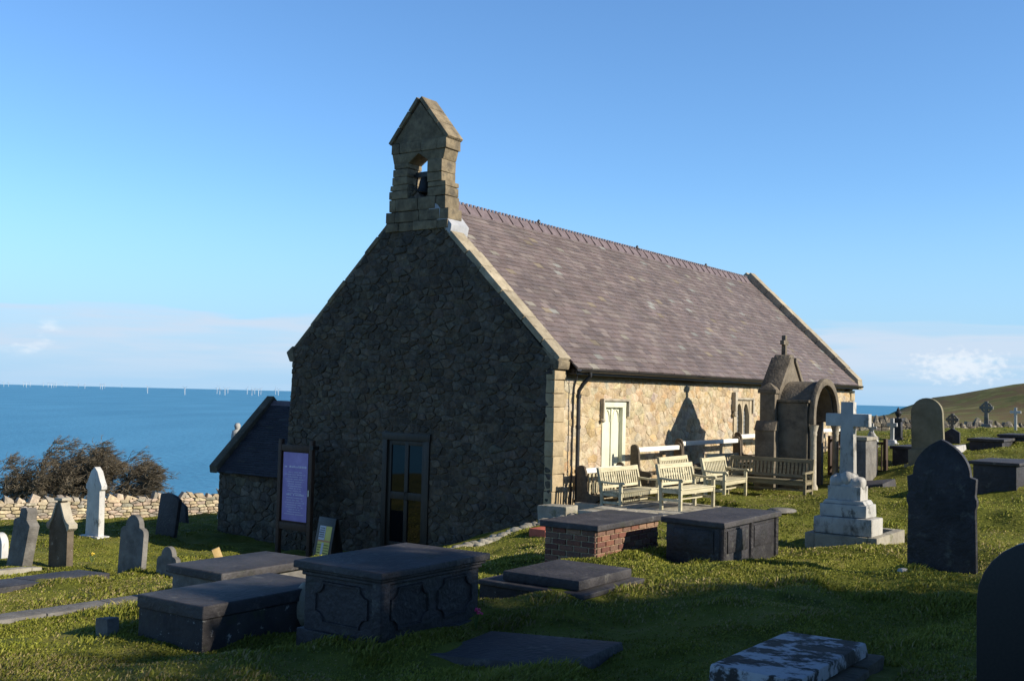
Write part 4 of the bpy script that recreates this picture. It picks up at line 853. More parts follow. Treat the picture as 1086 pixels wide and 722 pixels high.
# crosses
def slabcross(mb, w_, z0, z1, za, aw, th, t0=None):
    """one outline: shaft, two arms, head"""
    s_ = w_ / 2; b_ = (t0 or w_) / 2; a = aw / 2
    mb.prism([(-b_, z0), (b_, z0), (s_, za - w_ / 2), (a, za - w_ / 2), (a, za + w_ / 2), (s_, za + w_ / 2), (s_, z1), (-s_, z1), (-s_, za + w_ / 2), (-a, za + w_ / 2), (-a, za - w_ / 2), (-s_, za - w_ / 2)], 'yz', -th / 2, th / 2)
loc = P(930, 583, 15.6); wc = thing('marble_cross', 'weathered white marble cross on stepped plinth with rough rock base', 'cross monument', loc, PHI); foot(loc, PHI, -.03, 1.5, -.03, 1.08)
kb = MB(); kb.box(0, 1.45, 0, .14, -.4, .16); kb.box(0, 1.45, .92, 1.06, -.4, .16); kb.box(1.32, 1.45, .142, .918, -.4, .16); kb.box(0, .66, .142, .918, -.4, .158); kb.build('kerb', M_kerb, wc, bevel=.015)
tr = MB(); tr.box(.05, .60, .09, .95, .162, .41, j=.008); tr.build('plinth', M_marb, wc, bevel=.02)
tr = MB(); tr.box(.09, .55, .175, .865, .412, .60, j=.008); tr.prism([(.20, .60), (.84, .60), (.80, .66), (.24, .66)], 'yz', .11, .53); tr.build('plinth', M_marb2, wc, bevel=.02)
rk = MB(); rk.box(.14, .50, .285, .765, .662, .86); 
for k, (y_, z_, s1_, s2_) in enumerate(((.37, .90, .11, .12), (.50, .95, .14, .14), (.64, .92, .13, .13), (.56, .84, .19, .14), (.44, .84, .15, .12), (.70, .86, .08, .1))): rk.rock((.32, y_, z_), .17, s1_, s2_, 40 + k, None, 3, .16)
rk.build('rock_base', M_marb, wc, bevel=0, ang=50)
cr = MB(); slabcross(cr, .19, .90, 2.10, 1.83, .64, .15, .22); cro = cr.build('cross', M_marb, wc, bevel=.012); cro.location = (.32, .525, 0)
def celtic(label, px, py, d, H_, m_, base_m=None, name='celtic_cross', rock=True):
    loc = P(px, py, d); loc.z = min(loc.z, gz(loc.x, loc.y) + .03); t_ = thing(name, label, 'cross monument', loc, PHI); hb_ = H_ * .30
    b_ = MB(); b_.taper(0, 0, -.3, hb_ * .35, H_ * .2, H_ * .26, H_ * .17, H_ * .22); b_.taper(0, 0, hb_ * .36, hb_, H_ * .15, H_ * .2, H_ * .09, H_ * .12); b_.build('plinth', base_m or m_, t_, bevel=.02)
    c_ = MB(); slabcross(c_, H_ * .10, hb_, H_, H_ * .80, H_ * .40, H_ * .085, H_ * .13); c_.build('cross', m_, t_, bevel=.012)
    r_ = MB(); Ro, Ri, n_ = H_ * .165, H_ * .115, 24; th = H_ * .03; q = []
    for (rr, xx) in ((Ro, -th), (Ro, th), (Ri, th), (Ri, -th)): q += [(xx, rr * math.cos(k * 2 * math.pi / n_), H_ * .80 + rr * math.sin(k * 2 * math.pi / n_)) for k in range(n_)]
    r_.add(q, [(s * n_ + k, s * n_ + (k + 1) % n_, ((s + 1) % 4) * n_ + (k + 1) % n_, ((s + 1) % 4) * n_ + k) for s in range(4) for k in range(n_)]); r_.build('ring', m_, t_); return t_
celtic('large grey celtic cross on a sloping base, before the drystone wall and hill', 1046, 459.5, 55, 1.62, M_grey)
celtic('grey celtic cross rising behind a dark low headstone, right of the olive headstone', 1010, 463, 36, 1.02, M_grey)
headstone('low dark slate headstone with gabled top in front of the smaller celtic cross', 1010, 470, 30, [(-.2, -.4), (.2, -.4), (.2, .30), (0, .42), (-.2, .30)], .1, M_tomb)
def plaincross(label, px, py, d, H_, m_, steps=True, aw=.45):
    loc = P(px, py, d); loc.z = min(loc.z, gz(loc.x, loc.y) + .03); t_ = thing('stone_cross', label, 'cross monument', loc, PHI)
    if steps:
        b_ = MB(); b_.taper(0, 0, -.3, H_ * .12, H_ * .26, H_ * .26, H_ * .25, H_ * .25); b_.taper(0, 0, H_ * .122, H_ * .24, H_ * .19, H_ * .19, H_ * .17, H_ * .17); b_.taper(0, 0, H_ * .242, H_ * .34, H_ * .13, H_ * .13, H_ * .10, H_ * .10); b_.build('plinth', m_, t_, bevel=.015)
    c_ = MB(); slabcross(c_, H_ * .11, H_ * .3 if steps else -.3, H_, H_ * .80, H_ * aw, H_ * .09); c_.build('cross', m_, t_, bevel=.012)
plaincross('white stone cross before the far drystone wall at the right edge', 1077, 456, 46, .95, M_marb3, False)
plaincross('slim white cross on a stepped base beside the dark urn pillar', 946, 478, 40, 1.2, M_marb3, True, .3)
loc = P(952.5, 467, 45); loc.z = min(loc.z, gz(loc.x, loc.y) + .03); t_ = thing('urn_pillar', 'dark granite pillar crowned with an urn, behind the slim white cross', 'monument', loc, PHI)
b_ = MB(); b_.taper(0, 0, -.3, .12, .24, .24, .22, .22); b_.taper(0, 0, .12, .80, .15, .15, .14, .14); b_.taper(0, 0, .80, .92, .2, .2, .19, .19); b_.build('pillar', M_tomb, t_, bevel=.01)
b_ = MB(); b_.lathe([(.07, .92), (.06, .97), (.11, 1.04), (.14, 1.14), (.11, 1.2), (.06, 1.23), (.07, 1.27), (.03, 1.34), (.01, 1.38)], 14); b_.build('urn', M_tomb, t_)
loc = P(925, 470, 42); loc.z = min(loc.z, gz(loc.x, loc.y) + .03); t_ = thing('marble_cross', 'small white cross on rough marble rocks, left of the slim white cross', 'cross monument', loc, PHI)
b_ = MB(); b_.taper(0, 0, -.3, .15, .26, .28, .25, .26); b_.rock((0, 0, .34), .18, .22, .26, 3, None, 3); b_.rock((0, .02, .55), .12, .15, .2, 4, None, 3); b_.build('rock_base', M_marb, t_, ang=50)
b_ = MB(); slabcross(b_, .10, .5, 1.02, .86, .34, .09); b_.build('cross', M_marb, t_, bevel=.01)
# pale ledger and tall pedestal tomb near the railing
ledger('pale flat marble ledger catching the sun beside the dark low gabled headstone', 1013, 480, 27, 1.2, .42, .14, M_marb)
ledger('flat grey slab on the lawn between pedestal tomb and olive headstone', 936, 520, 23, 1.0, .85, .05, M_top)
loc = P(918, 513, 24.6); t_ = thing('pedestal_tomb', 'tall block tomb of dark stone with a sunlit side, behind the white cross', 'tomb', loc, PHI); foot(loc, PHI, 0, 1.0, 0, .6)
b_ = MB(); b_.box(0, .9, 0, .56, -.4, .97, j=.012); b_.build('block', M_grey, t_, bevel=.025)
b_ = MB(); b_.box(-.03, .93, -.03, .59, .972, 1.05, j=.01); b_.build('slab', M_kerb, t_, bevel=.02)
# ------------------------------------------------------------------ canopied monument by the south wall
def cpt(e, s, z=None):
    x = CO.x + e * E2[0] - s * N2[0]; y = CO.y + e * E2[1] - s * N2[1]; return Vector((x, y, gz(x, y) if z is None else z))
mo = thing('canopy_monument', 'dark stone monument with steep gable, small cross and barrel-vaulted canopy, against the church', 'monument', cpt(6.55, 2.42, -.10), PHI)
foot(cpt(6.55, 2.42), PHI, -1.3, 1.3, -1.3, .5)
ZB = -2.6
b_ = MB(); hw = .80
b_.prism([(-hw, ZB), (hw, ZB), (hw, .30), (.14, .98), (.14, 1.06), (-.14, 1.06), (-.14, .98), (-hw, .30)], 'xz', -.02, .36); b_.build('gable_slab', M_mon, mo, bevel=.015)
for s_ in (-1, 1):
    c_ = MB(); c_.prism([(s_ * .86, .22), (s_ * .86, .34), (s_ * .17, 1.08), (s_ * .145, .97), (s_ * .8, .24)], 'xz', -.07, .41); c_.build('gable_coping', M_mon, mo, bevel=.012)
c_ = MB(); c_.prism([(-.19, 1.062), (.19, 1.062), (.1, 1.14), (-.1, 1.14)], 'xz', -.02, .36); c_.build('apex_block', M_mon, mo, bevel=.012)
cx_ = MB(); H_ = .46; slabcross(cx_, .10, 0, H_, H_ * .62, .30, .10, .12); crs = cx_.build('cross', M_mon, mo, bevel=.01); crs.location = (0, .17, 1.142); crs.rotation_euler = (0, 0, R(90))
for s_ in (-1, 1):
    t_ = MB(); x0, x1 = sorted((s_ * .82, s_ * 1.16)); t_.box(x0, x1, -.06, .40, ZB, -.62); t_.prism([(x0 - .03, -.62), (x1 + .03, -.62), (x1 - (.12 if s_ > 0 else 0), -.40), (x0 + (.12 if s_ < 0 else 0), -.40)], 'xz', -.08, .42)
    x0, x1 = sorted((s_ * .82, s_ * 1.04)); t_.box(x0, x1, -.02, .34, -.41, .22); t_.box(x0 - .04, x1 + .04, -.06, .38, .22, .30); t_.taper((x0 + x1) / 2, .16, .30, .46, .15, .22, .02, .03); t_.build('buttress', M_mon, mo, bevel=.012)
# barrel vault to the south
n_ = 18; Ro, Ri, zc = .86, .70, -.30
def ringp(r_, zz): return [(r_ * math.cos(math.pi * k / n_), zz + r_ * math.sin(math.pi * k / n_)) for k in range(n_ + 1)]
v_ = MB(); v_.prism([(Ro - .04, -.42)] + ringp(Ro - .04, zc) + [(-Ro + .04, -.42), (-Ri, -.42)] + ringp(Ri, zc)[::-1] + [(Ri, -.42)], 'xz', -.76, -.03); v_.build('vault', M_mon, mo, bevel=0, ang=30)
v_ = MB(); v_.prism([(Ro + .04, -.46)] + ringp(Ro + .04, zc) + [(-Ro - .04, -.46), (-Ri - .04, -.46)] + ringp(Ri + .04, zc)[::-1] + [(Ri + .04, -.46)], 'xz', -.88, -.765); v_.build('arch_moulding', M_mon, mo, bevel=.02, ang=30)
v_ = MB(); v_.prism([(-Ro - .02, ZB), (-Ri - .02, ZB), (-Ri - .02, .02), (-Ro - .02, .02)], 'xz', -.72, -.03); v_.prism([(Ro + .02, ZB), (Ri + .02, ZB), (Ri + .02, -.1), (Ro + .02, -.1)], 'xz', -.5, -.03); v_.box(-Ro - .07, -Ri + .03, -.762, -.025, .03, .09); v_.build('side_wall', M_mon, mo, bevel=.01)
for s_ in (-1, 1):
    c_ = MB(); c_.lathe([(.11, ZB), (.11, -1.85), (.075, -1.78), (.07, -.72), (.085, -.68), (.075, -.64), (.12, -.47)], 14, (s_ * (Ri + .06), -.82, 0)); c_.build('column', M_cope, mo)
# ------------------------------------------------------------------ benches
BG = 'weathered teak benches set out south of the church'
def make_bench(label, loc, rz, L_=1.45, M_wood=M_wood):
    t_ = thing('garden_bench', label, 'bench', loc, rz, BG)
    D_, hS, hA, hB = .46, .37, .55, .80
    for x in (.0, L_ - .06):
        m_ = MB(); m_.box(x, x + .06, -D_, -D_ + .06, -.06, hA - .03); m_.prism([(-D_ + .06, hS - .12), (-D_ + .16, hS - .04), (-D_ + .06, hS - .04)], 'yz', x + .012, x + .048); m_.build('leg', M_wood, t_, bevel=.006)
        m_ = MB(); m_.add([(x + i * .06, y, z) for i in (0, 1) for y, z in ((-.06, -.06), (.0, -.06), (.02, hS), (.11, hB), (.055, hB), (-.045, hS))], [(0, 5, 2, 1), (5, 4, 3, 2), (6, 7, 8, 11), (11, 8, 9, 10), (0, 1, 7, 6), (1, 2, 8, 7), (2, 3, 9, 8), (3, 4, 10, 9), (4, 5, 11, 10), (5, 0, 6, 11)]); m_.build('rear_post', M_wood, t_, bevel=.005)
        m_ = MB(); m_.prism([(-D_ - .05, hA - .045), (-D_ - .02, hA), (-.25, hA - .012), (.0, hA + .01), (.02, hA - .03), (-.25, hA - .05), (-D_, hA - .04)], 'yz', x - .008, x + .072); m_.build('armrest', M_wood, t_, bevel=.008)
        m_ = MB(); m_.box(x + .012, x + .05, -D_ + .06, -.05, .12, .17); m_.box(x + .012, x + .05, -D_ + .06, -.04, hS - .10, hS - .035); m_.build('side_rail', M_wood, t_, bevel=.004)
    m_ = MB()
    for k in range(7): y = -D_ - .01 + k * .064; m_.box(.005, L_ - .005, y, y + .05, hS - .03, hS - .005 - .004 * abs(3 - k) * 0)
    m_.build('seat', M_wood, t_, bevel=.004)
    m_ = MB(); m_.box(.06, L_ - .06, -D_ + .012, -D_ + .045, hS - .115, hS - .033); m_.box(.06, L_ - .06, -.04, -.01, hS - .10, hS - .033); m_.box(.05, L_ - .05, -D_ * .5 - .02, -D_ * .5 + .02, .125, .165); m_.build('apron', M_wood, t_, bevel=.004)
    m_ = MB()
    def bx(x0, x1, z0, z1, t0, t1):
        f_ = lambda z, o: (.09 * (z - hS) / (hB - hS)) + o - .02
        m_.add([(x0, f_(z0, t0), z0), (x1, f_(z0, t0), z0), (x1, f_(z0, t1), z0), (x0, f_(z0, t1), z0), (x0, f_(z1, t0), z1), (x1, f_(z1, t0), z1), (x1, f_(z1, t1), z1), (x0, f_(z1, t1), z1)], [(3, 2, 1, 0), (4, 5, 6, 7), (0, 1, 5, 4), (1, 2, 6, 5), (2, 3, 7, 6), (3, 0, 4, 7)])
    bx(.06, L_ - .06, hB - .09, hB - .005, -.02, .022); bx(.06, L_ - .06, hS + .03, hS + .085, -.016, .018)
    k = 0; x = .105
    ns = int((L_ - .2) / .086)
    for k in range(ns): xx = .10 + (L_ - .2 - .045) * k / (ns - 1); bx(xx, xx + .045, hS + .085, hB - .09, -.006, .010)
    m_.build('backrest', M_wood, t_, bevel=.003, seg=1); return t_
def bl_(e, s): return cpt(e, s)
make_bench('pale teak bench nearest the corner downpipe, standing on stone paving', bl_(.30, .95), PHI, 1.60)
make_bench('teak bench nearest the camera, in front of the one by the downpipe', bl_(.35, 2.20), PHI + R(-3), 1.36)
make_bench('teak bench against the wall rail, partly hidden behind the nearest bench', bl_(2.85, .95), PHI + R(2), 1.5)
make_bench('teak bench with plank-fronted seat in the middle, left of the monument shadow', bl_(2.75, 2.0), PHI + R(3), 1.32)
make_bench('teak bench in the shade beside the monument, farthest back', bl_(5.15, 1.0), PHI + R(-12), 1.25)
make_bench('long teak bench facing left in front of the canopied monument, its slatted back in shade', bl_(4.72, 1.70), PHI + R(-90), 1.92, M_wood_shade)
# pew-like wall benches with white top boards
PG = 'dark wall seats with white top rails along the church'
def pew(label, e0, e1, s, ztop, slats=False):
    loc = cpt(e0, s); loc.z = ztop - .95; t_ = thing('wall_seat', label, 'bench', loc, PHI, PG); L_ = e1 - e0
    r_ = MB(); r_.box(.0, L_, -.05, .05, .83, .93); r_.build('top_rail', M_white, t_, bevel=.012)
    for x in (-.07, L_):
        m_ = MB(); m_.prism([(-.30, -.2), (.10, -.2), (.10, .95), (.06, .99), (.0, 1.0), (-.06, .97), (-.10, .86), (-.12, .50), (-.16, .44), (-.40, .42), (-.42, .34), (-.34, .30)], 'yz', x, x + .07); m_.build('end_panel', M_pew, t_, bevel=.012)
    m_ = MB(); m_.box(.0, L_, -.38, -.06, .36, .40); m_.build('seat', M_pew, t_, bevel=.006)
    m_ = MB()
    for k in range(int(L_ / .15)): m_.box(.05 + k * .15, .05 + k * .15 + .07, -.02, .01, .42, .83)
    if slats: m_.build('back_slats', M_wood, t_, smooth=False)
    return t_
pew('wall seat with white top rail nearest the church corner, behind the first teak bench', .55, 2.05, .40, -1.46, True)
pew('wall seat with white top rail, starting under the cream boarded window', 2.70, 4.72, .42, -1.10)
pew('wall seat with white top rail across the monument shadow', 4.85, 8.1, .42, -1.02)
pew('wall seat with white top rail under the leaded window', 8.25, 11.4, .42, -.92)
pew('wall seat with white top rail at the far east end, seen past the monument', 11.6, 16.2, .42, -.86)
# paved terrace under the benches
pv = MB(); rnd = random.Random(4)
x = -.85
tz = lambda e, s: -2.09 + .0 * e
while x < 1.75:
    wv = rnd.uniform(.5, .8); s = 1.12 if x < 0 else .38
    while s < 3.1:
        dv = rnd.uniform(.45, .9); k = rnd.uniform(.8, 1.1); pv.box(x + .01, min(x + wv, 1.9) - .01, -min(s + dv, 3.3) + .01, -s - .01, -.5, rnd.uniform(-.008, .008), (k, k, k), .008); s += dv
    x += wv
M_flag = mat('terrace_flags', (.27, .245, .19), (.44, .41, .34), attr=True, scale=2.5, bump=.7, bscale=14, spots=((.14, .13, .09), 2.2, .52, .66))
o = pv.build('paving', M_flag, None, bevel=.012); o.location = (CO.x, CO.y, -2.13); o.rotation_euler = (0, 0, PHI); tag(o, 'pale uneven stone flags under the benches at the church corner', 'paving', None, 'structure'); foot(Vector((CO.x, CO.y, 0)), PHI, -.85, 1.9, -3.15, -.2)
kb = MB(); kb.box(0, .42, 0, .62, -.4, .14, j=.02); o = kb.build('stone_block', M_kerb, None, bevel=.03); o.location = cpt(-.95, .95, -2.24); o.rotation_euler = (0, 0, PHI); tag(o, 'rough squared stone block at the church corner, at the end of the terrace', 'stone block')
# row of edging stones along the sunk path before the west gable
eg = MB(); rnd = random.Random(9); pa = [P(480, 581, 19.2), P(520, 575, 19.6), P(555, 568, 20.2), P(585, 563, 20.3), P(612, 556, 20.2)]
for a, bq in zip(pa[:-1], pa[1:]):
    for k in range(9): q = a.lerp(bq, k / 9); eg.rock((q.x + rnd.uniform(-.05, .05), q.y + rnd.uniform(-.05, .05), gz(q.x, q.y) + .03), rnd.uniform(.1, .18), rnd.uniform(.08, .14), rnd.uniform(.06, .1), rnd.randint(0, 999), None, 2)
o = eg.build('stone_edging', M_kerb, None, ang=50); tag(o, 'row of rough sunlit edging stones between the lawn and the church path', 'edging')
rt__ = MB(); rt__.box(0, .5, 0, .34, -.1, .06); o = rt__.build('clay_slab', M_red, None, bevel=.01); q = P(578, 571, 19.0); q.z = gz(q.x, q.y) + .03; o.location = q; o.rotation_euler = (0, 0, PHI); tag(o, 'red clay slab lying on the grass beside the brick tomb', 'slab')
# ------------------------------------------------------------------ boards and small things before the gable
nb = thing('notice_board', 'tall brown two-post notice board with a purple lettered poster', 'notice board', cpt(-.75, -5.85, -3.80), PHI + R(90) * 0)
# local y runs north along the gable, the face looks west (-x)
Wb = .98
for y in (0, Wb):
    m_ = MB(); m_.box(-.05, .05, y - .05, y + .05, -.6, 2.62); m_.build('post', M_brown, nb, bevel=.008)
m_ = MB(); m_.box(-.045, .03, .052, Wb - .052, 2.36, 2.50); m_.box(-.045, .03, .052, Wb - .052, .60, .76); m_.box(.0, .03, .052, Wb - .052, .76, 2.36); m_.build('frame', M_brown, nb, bevel=.006)
M_purple = mat('purple_poster', (.22, .17, .46), (.36, .29, .62), rough=.5, scale=2.5, bump=0, contrast=(.3, .7), spots=((.42, .36, .72), 1.8, .55, .8))
m_ = MB(); m_.box(-.02, -.004, .10, Wb - .10, .80, 2.33); ps = m_.build('poster', M_purple, nb, smooth=False)
M_ink = mat('pale_lettering', (.62, .60, .78), rough=.6, bump=0)
m_ = MB(); rnd = random.Random(12); z = 2.06
def textrow(mb, z, y0, y1, hgt, xf, rnd):
    y = y0
    while y < y1:
        wv = rnd.uniform(.5, 1.4) * hgt; 
        if rnd.random() > .16: mb.box(xf - .003, xf, y, min(y + wv, y1), z, z + hgt * rnd.choice((.7, 1, 1)))
        y += wv + hgt * .35
textrow(m_, 1.99, .14, Wb - .14, .045, -.021, rnd)
for z in np.arange(1.88, .92, -.052):
    if 1.34 < z < 1.41: continue
    md = rnd.uniform(.16, .34); textrow(m_, float(z), Wb / 2 - md, Wb / 2 + md, .018, -.021, rnd)
textrow(m_, 1.37, .2, Wb - .2, .034, -.021, rnd)
m_.build('lettering', M_ink, nb, smooth=False)
m_ = MB(); m_.box(-.06, -.045, .015, .04, 1.38, 1.52); m_.build('latch', M_white, nb, smooth=False)
m_ = MB(); m_.box(-.10, .10, -.12, -.03, 2.42, 2.50); m_.build('bracket', M_iron, nb, smooth=False)
ab = thing('sandwich_board', 'small dark pavement sign with yellow posters beside the notice board', 'sign board', cpt(-1.0, -5.02, -3.72), PHI + R(-6)); ab.scale = (.8, .86, .92)
for s_ in (-1, 1):
    m_ = MB(); q0 = [(s_ * .30, -.15), (s_ * .27, -.15), (s_ * .02, 1.02), (s_ * .05, 1.02)]; m_.prism(q0, 'xz', -.33, .33); m_.build('leaf', M_iron, ab, bevel=.02)
M_py = mat('yellow_poster', (.55, .48, .09), (.62, .56, .14), rough=.5, scale=6, bump=0); M_pw = mat('white_poster', (.5, .52, .6), rough=.5, bump=0); M_po = mat('orange_strip', (.5, .22, .08), rough=.5, bump=0)
def onleaf(name, y0, y1, z0, z1, m__, lift=.004):
    f_ = lambda z: -.30 + (z + .15) / 1.17 * .25 - lift
    mb = MB(); mb.add([(f_(z) + o, y, z) for o in (0, lift * .9) for y, z in ((y0, z0), (y1, z0), (y1, z1), (y0, z1))], [(3, 2, 1, 0), (4, 5, 6, 7), (0, 1, 5, 4), (1, 2, 6, 5), (2, 3, 7, 6), (3, 0, 4, 7)]); return mb.build(name, m__, ab, smooth=False)
onleaf('poster', -.24, .22, .10, .46, M_py); onleaf('poster', -.24, -.02, .465, .82, M_py); onleaf('poster', -.01, .22, .50, .82, M_pw); onleaf('strip', -.24, .22, .46, .498, M_po, .007); onleaf('strip', -.02, .06, .12, .44, M_pw, .007)
m_ = MB(); rnd = random.Random(2)
for z in np.arange(.56, .80, .05):
    f_ = lambda z: -.30 + (z + .15) / 1.17 * .25 - .006
    y = .02
    while y < .19: wv = rnd.uniform(.01, .03); m_.box(f_(z) - .002, f_(z), y, y + wv, z, z + .022); y += wv + .01
for z in np.arange(.14, .44, .06):
    f_ = lambda z: -.30 + (z + .15) / 1.17 * .25 - .006
    y = -.22
    while y < .2: wv = rnd.uniform(.01, .03); m_.box(f_(z) - .002, f_(z), y, y + wv, z, z + .02) if not -.03 < y < .07 else None; y += wv + .012
m_.build('lettering', M_iron, ab, smooth=False)
def post(label, name, cat, px, py, d, w_, h_, m_, tilt, rz):
    q = P(px, py, d); q.z = gz(q.x, q.y); mb = MB(); mb.box(-w_, w_, -w_ * .5, w_ * .5, -.2, h_); o = mb.build(name, m_, None, bevel=.008); o.location = q; o.rotation_euler = (tilt[0], tilt[1], rz); return tag(o, label, cat)
post('short leaning raw timber stub on the grass near the porch', 'timber_stub', 'post', 238, 592, 19.5, .07, .44, M_gold, (0, R(-22)), R(20))
# grave railing behind the pedestal tomb
rl = thing('grave_railing', 'dark brown railing of posts and bars behind the tall block tomb', 'railing', P(880, 500, 27), 0)
q0 = rl.location.copy(); rl.location.z = gz(q0.x, q0.y); q1 = P(939, 505, 25.6); rl.rotation_euler = (0, 0, math.atan2(q1.y - q0.y, q1.x - q0.x)); Lr = math.hypot(q1.x - q0.x, q1.y - q0.y)
for x in (0, Lr * .38, Lr * .8, Lr): m_ = MB(); m_.box(x - .04, x + .04, -.04, .04, -.2, .98); m_.build('post', M_brown, rl, bevel=.006)
m_ = MB(); m_.box(0, Lr, -.02, .02, .84, .90); m_.box(0, Lr, -.02, .02, .18, .24); m_.build('rail', M_brown, rl)
m_ = MB()
for x in np.arange(.12, Lr, .13): m_.box(x - .012, x + .012, -.012, .012, .2, .88)
m_.build('bars', M_brown, rl, smooth=False)
# white statue beyond the porch
q = P(251.5, 462, 36); zt = q.z; q.z = gz(q.x, q.y); t_ = thing('marble_angel', 'white marble statue showing only its head above the porch roof', 'statue', q, PHI); Hh = zt - q.z + .42
b_ = MB(); b_.taper(0, 0, -.3, Hh * .45, .42, .42, .30, .30); b_.build('pedestal', M_marb, t_, bevel=.02)
b_ = MB(); b_.lathe([(.26, Hh * .45), (.24, Hh * .6), (.16, Hh * .75), (.2, Hh * .86), (.17, Hh * .92), (.07, Hh * .935), (.09, Hh * .95), (.11, Hh * .975), (.06, Hh)], 16); b_.rock((.1, .14, Hh * .85), .1, .1, .3, 2); b_.rock((.1, -.14, Hh * .85), .1, .1, .3, 5); b_.build('figure', M_marb2, t_, ang=60)
def flower(label, px, py, d, m_):
    q = P(px, py, d); q.z = gz(q.x, q.y) + .03; t_ = thing('flower_bunch', label, 'flowers', q, 0); mb = MB(); rnd = random.Random(px)
    for k in range(9): a = rnd.uniform(0, 6.28); r_ = rnd.uniform(0, .06); mb.rock((r_ * math.cos(a), r_ * math.sin(a), .10 + rnd.uniform(0, .06)), .016, .016, .014, k, None, 1)
    mb.build('petals', m_, t_); st = MB()
    for k in range(7): a = rnd.uniform(0, 6.28); st.tube([(0, 0, -.05), (.05 * math.cos(a), .05 * math.sin(a), .11)], .004, 4)
    st.build('stems', M_fol, t_)
flower('small pink flowers in the shaded grass beside the big slate tomb', 505, 660, 10.8, M_pink)
flower('small yellow flowers on the grass before the white marble headstone', 98, 586, 20.5, M_yel)
# ------------------------------------------------------------------ wind farm on the horizon
def turbine_mesh(ph, s):
    mb = MB(); mb.tube([(0, 0, 0), (0, 0, 90 * s)], [5.0 * s, 3.6 * s], 6); mb.box(-4 * s, 4 * s, -7 * s, 5 * s, 87 * s, 94 * s)
    for k in range(3):
        a = ph + k * 2 * math.pi / 3; u = Vector((math.cos(a), 0, math.sin(a))); v = Vector((-math.sin(a), 0, math.cos(a))); c = Vector((0, -8 * s, 90 * s)); e_ = c + u * 58 * s
        mb.add([c - v * 2.5 * s, c + v * 2.5 * s, e_ + v * .8 * s, e_ - v * .8 * s] + [p + Vector((0, 2.2 * s, 0)) for p in (c - v * 2.5 * s, c + v * 2.5 * s, e_ + v * .8 * s, e_ - v * .8 * s)], [(0, 1, 2, 3), (7, 6, 5, 4), (0, 4, 5, 1), (1, 5, 6, 2), (2, 6, 7, 3), (3, 7, 4, 0)])
    return mb
TP = [turbine_mesh(ph, 1).build('wind_turbine', M_turb, None, smooth=False) for ph in (.5, 1.0, 1.57, 2.3)]
first = True
for k, (px, dk) in enumerate(((1, 25), (6, 23), (11, 24), (27, 24), (30, 22), (34, 25), (48, 27), (53, 25), (56.5, 22), (59, 24), (61.5, 25), (70, 30), (73, 30), (85, 25), (92, 23), (108.5, 23), (110.5, 21), (113, 25), (131, 30), (158.5, 15.5), (198, 14.5), (232, 18), (235, 16.5), (240.5, 15.5), (243.5, 19), (264, 18), (269, 16), (272, 19), (276, 15.5), (278.5, 18), (294, 19), (297, 17.5))):
    o = TP[k % 4] if k < 4 else TP[k % 4].copy()
    if k >= 4: COL.objects.link(o)
    Yd = dk * 1000; o.location = ((px - 543 + 1.35 * 0) / F * Yd, Yd, -140); o.scale = (.85, .85, 1.0); o.rotation_euler = (0, 0, R(-20 + 5 * (k % 5)))
    near = dk < 16
    tag(o, {158.5: 'lone wind turbine on the horizon, left of the last clusters', 198: 'lone wind turbine on the horizon midway between bush and porch'}.get(px, 'distant white wind turbine in a cluster on the sea horizon'), 'wind turbine', 'wind turbines on the horizon')

# ------------------------------------------------------------------ grass
NB = 600000
g_ = np.random.default_rng(3)
# spread by distance round the place, thinning out with distance
rr = 6.5 * (52 / 6.5) ** g_.random(NB * 2); th = g_.uniform(R(-36), R(36), NB * 2)
x = rr * np.sin(th); y = rr * np.cos(th)
den = vnoise(x / .5, y / .5, 11) * .6 + vnoise(x / 1.4, y / 1.4, 12) * .6
keep = g_.random(len(x)) < np.clip((den - .25) * 1.6, .12, 1)
for (fx, fy, a, x0, x1, y0, y1) in FOOT:
    dx = x - fx; dy = y - fy; lx = dx * math.cos(a) + dy * math.sin(a); ly = -dx * math.sin(a) + dy * math.cos(a)
    keep &= ~((lx > x0 - .015) & (lx < x1 + .015) & (ly > y0 - .015) & (ly < y1 + .015))
lx = (x - CO.x) * E2[0] + (y - CO.y) * E2[1]; ly = (x - CO.x) * N2[0] + (y - CO.y) * N2[1]
keep &= ~((lx > -.9) & (lx < 19.5) & (ly > -.05) & (ly < 10.4)); keep &= ((-.54 * (x + 15) + .84 * (y - 43)) < 3)
x = x[keep][:NB]; y = y[keep][:NB]; rr = rr[keep][:NB]; den = den[keep][:NB]; nB = len(x); z = ground(x, y)
lush = vnoise(x / 2.3, y / 2.3, 21)
H = (.015 + .028 * g_.random(nB) ** 1.6) * (.55 + .8 * vnoise(x / 2.1, y / 2.1, 51)) * (1 - .45 * sst(16, 22, rr)) * (.5 + .9 * np.clip(den, .2, 1.1)) * (1 + .004 * rr); Wd_ = (.0024 + .003 * g_.random(nB)) * (1 + rr / 9)
a = g_.uniform(0, 2 * np.pi, nB); la = g_.normal(0.4, 1.2, nB); H = H * (.6 + 1.2 * np.clip((vnoise(x / .42, y / .42, 31) - .52) * 3, 0, 1)); ln_ = H * g_.uniform(.4, 1.5, nB)
wx = np.cos(a) * Wd_; wy = np.sin(a) * Wd_; tx = np.cos(la) * ln_; ty = np.sin(la) * ln_
v0 = np.stack([x - wx, y - wy, z - .02], 1); v1 = np.stack([x + wx, y + wy, z - .02], 1); v2 = np.stack([x + tx * .4 + wx * .7, y + ty * .4 + wy * .7, z + H * .62], 1); v3 = np.stack([x + tx * .4 - wx * .7, y + ty * .4 - wy * .7, z + H * .62], 1); v4 = np.stack([x + tx, y + ty, z + H * .95], 1)
V = np.stack([v0, v1, v2, v3, v4], 1).reshape(-1, 3).astype(np.float32)
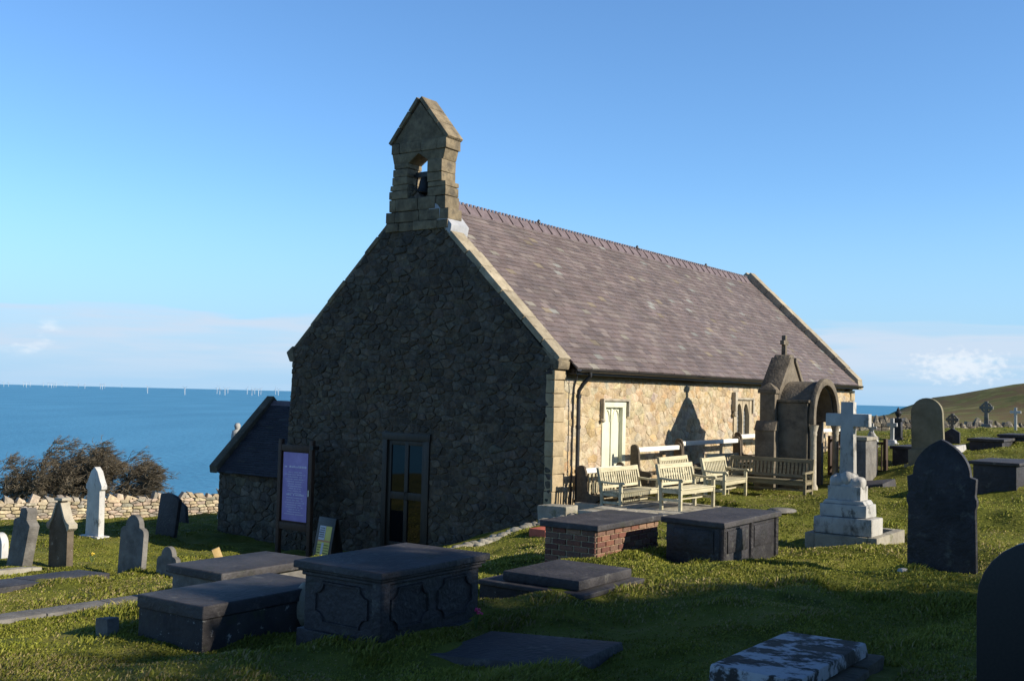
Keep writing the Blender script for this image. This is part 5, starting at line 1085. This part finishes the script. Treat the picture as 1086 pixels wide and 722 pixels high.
gme = bpy.data.meshes.new('grass'); gme.vertices.add(len(V)); gme.vertices.foreach_set('co', V.ravel())
b5 = np.arange(nB)[:, None] * 5; loops = np.concatenate([b5 + np.array([0, 1, 2, 3]), b5 + np.array([3, 2, 4])], 1).ravel().astype(np.int32)
ls = (np.arange(nB)[:, None] * 7 + np.array([0, 4])).ravel().astype(np.int32)
gme.loops.add(len(loops)); gme.loops.foreach_set('vertex_index', loops); gme.polygons.add(nB * 2); gme.polygons.foreach_set('loop_start', ls); gme.update(calc_edges=True)
k = g_.random((nB, 1)); straw = ((g_.random(nB) < .05 + .30 * (lush > .66)))[:, None]; tuft = vnoise(x / .42, y / .42, 31); H_tuft = .55 + 1.5 * np.clip((tuft - .55) * 3.2, 0, 1)
cg = np.where(straw, np.array((.34, .28, .12)), np.array((.165, .19, .022)) * (1 - k) + np.array((.285, .28, .050)) * k) * (.75 + .35 * g_.random((nB, 1))) * (.52 + .5 * vnoise(x / .9, y / .9, 41) + .5 * vnoise(x / 2.7, y / 2.7, 43))[:, None]
cc = np.concatenate([np.repeat(cg, 5, 0), np.ones((nB * 5, 1))], 1).astype(np.float32)
at = gme.color_attributes.new('col', 'FLOAT_COLOR', 'POINT'); at.data.foreach_set('color', cc.ravel())
m = bpy.data.materials.new('grass_blade'); m.use_nodes = True; t = m.node_tree; b = t.nodes['Principled BSDF']; an = t.nodes.new('ShaderNodeAttribute'); an.attribute_name = 'col'; t.links.new(an.outputs['Color'], b.inputs['Base Color']); b.inputs['Roughness'].default_value = .6; b.inputs['Specular IOR Level'].default_value = .2
tl = t.nodes.new('ShaderNodeBsdfTranslucent'); t.links.new(an.outputs['Color'], tl.inputs['Color']); ms = t.nodes.new('ShaderNodeMixShader'); ms.inputs[0].default_value = .25; t.links.new(b.outputs[0], ms.inputs[1]); t.links.new(tl.outputs[0], ms.inputs[2]); t.links.new(ms.outputs[0], t.nodes['Material Output'].inputs['Surface'])
gme.materials.append(m); o = bpy.data.objects.new('grass', gme); COL.objects.link(o); tag(o, 'short rough grass growing all over the graveyard', 'grass', None, 'stuff')
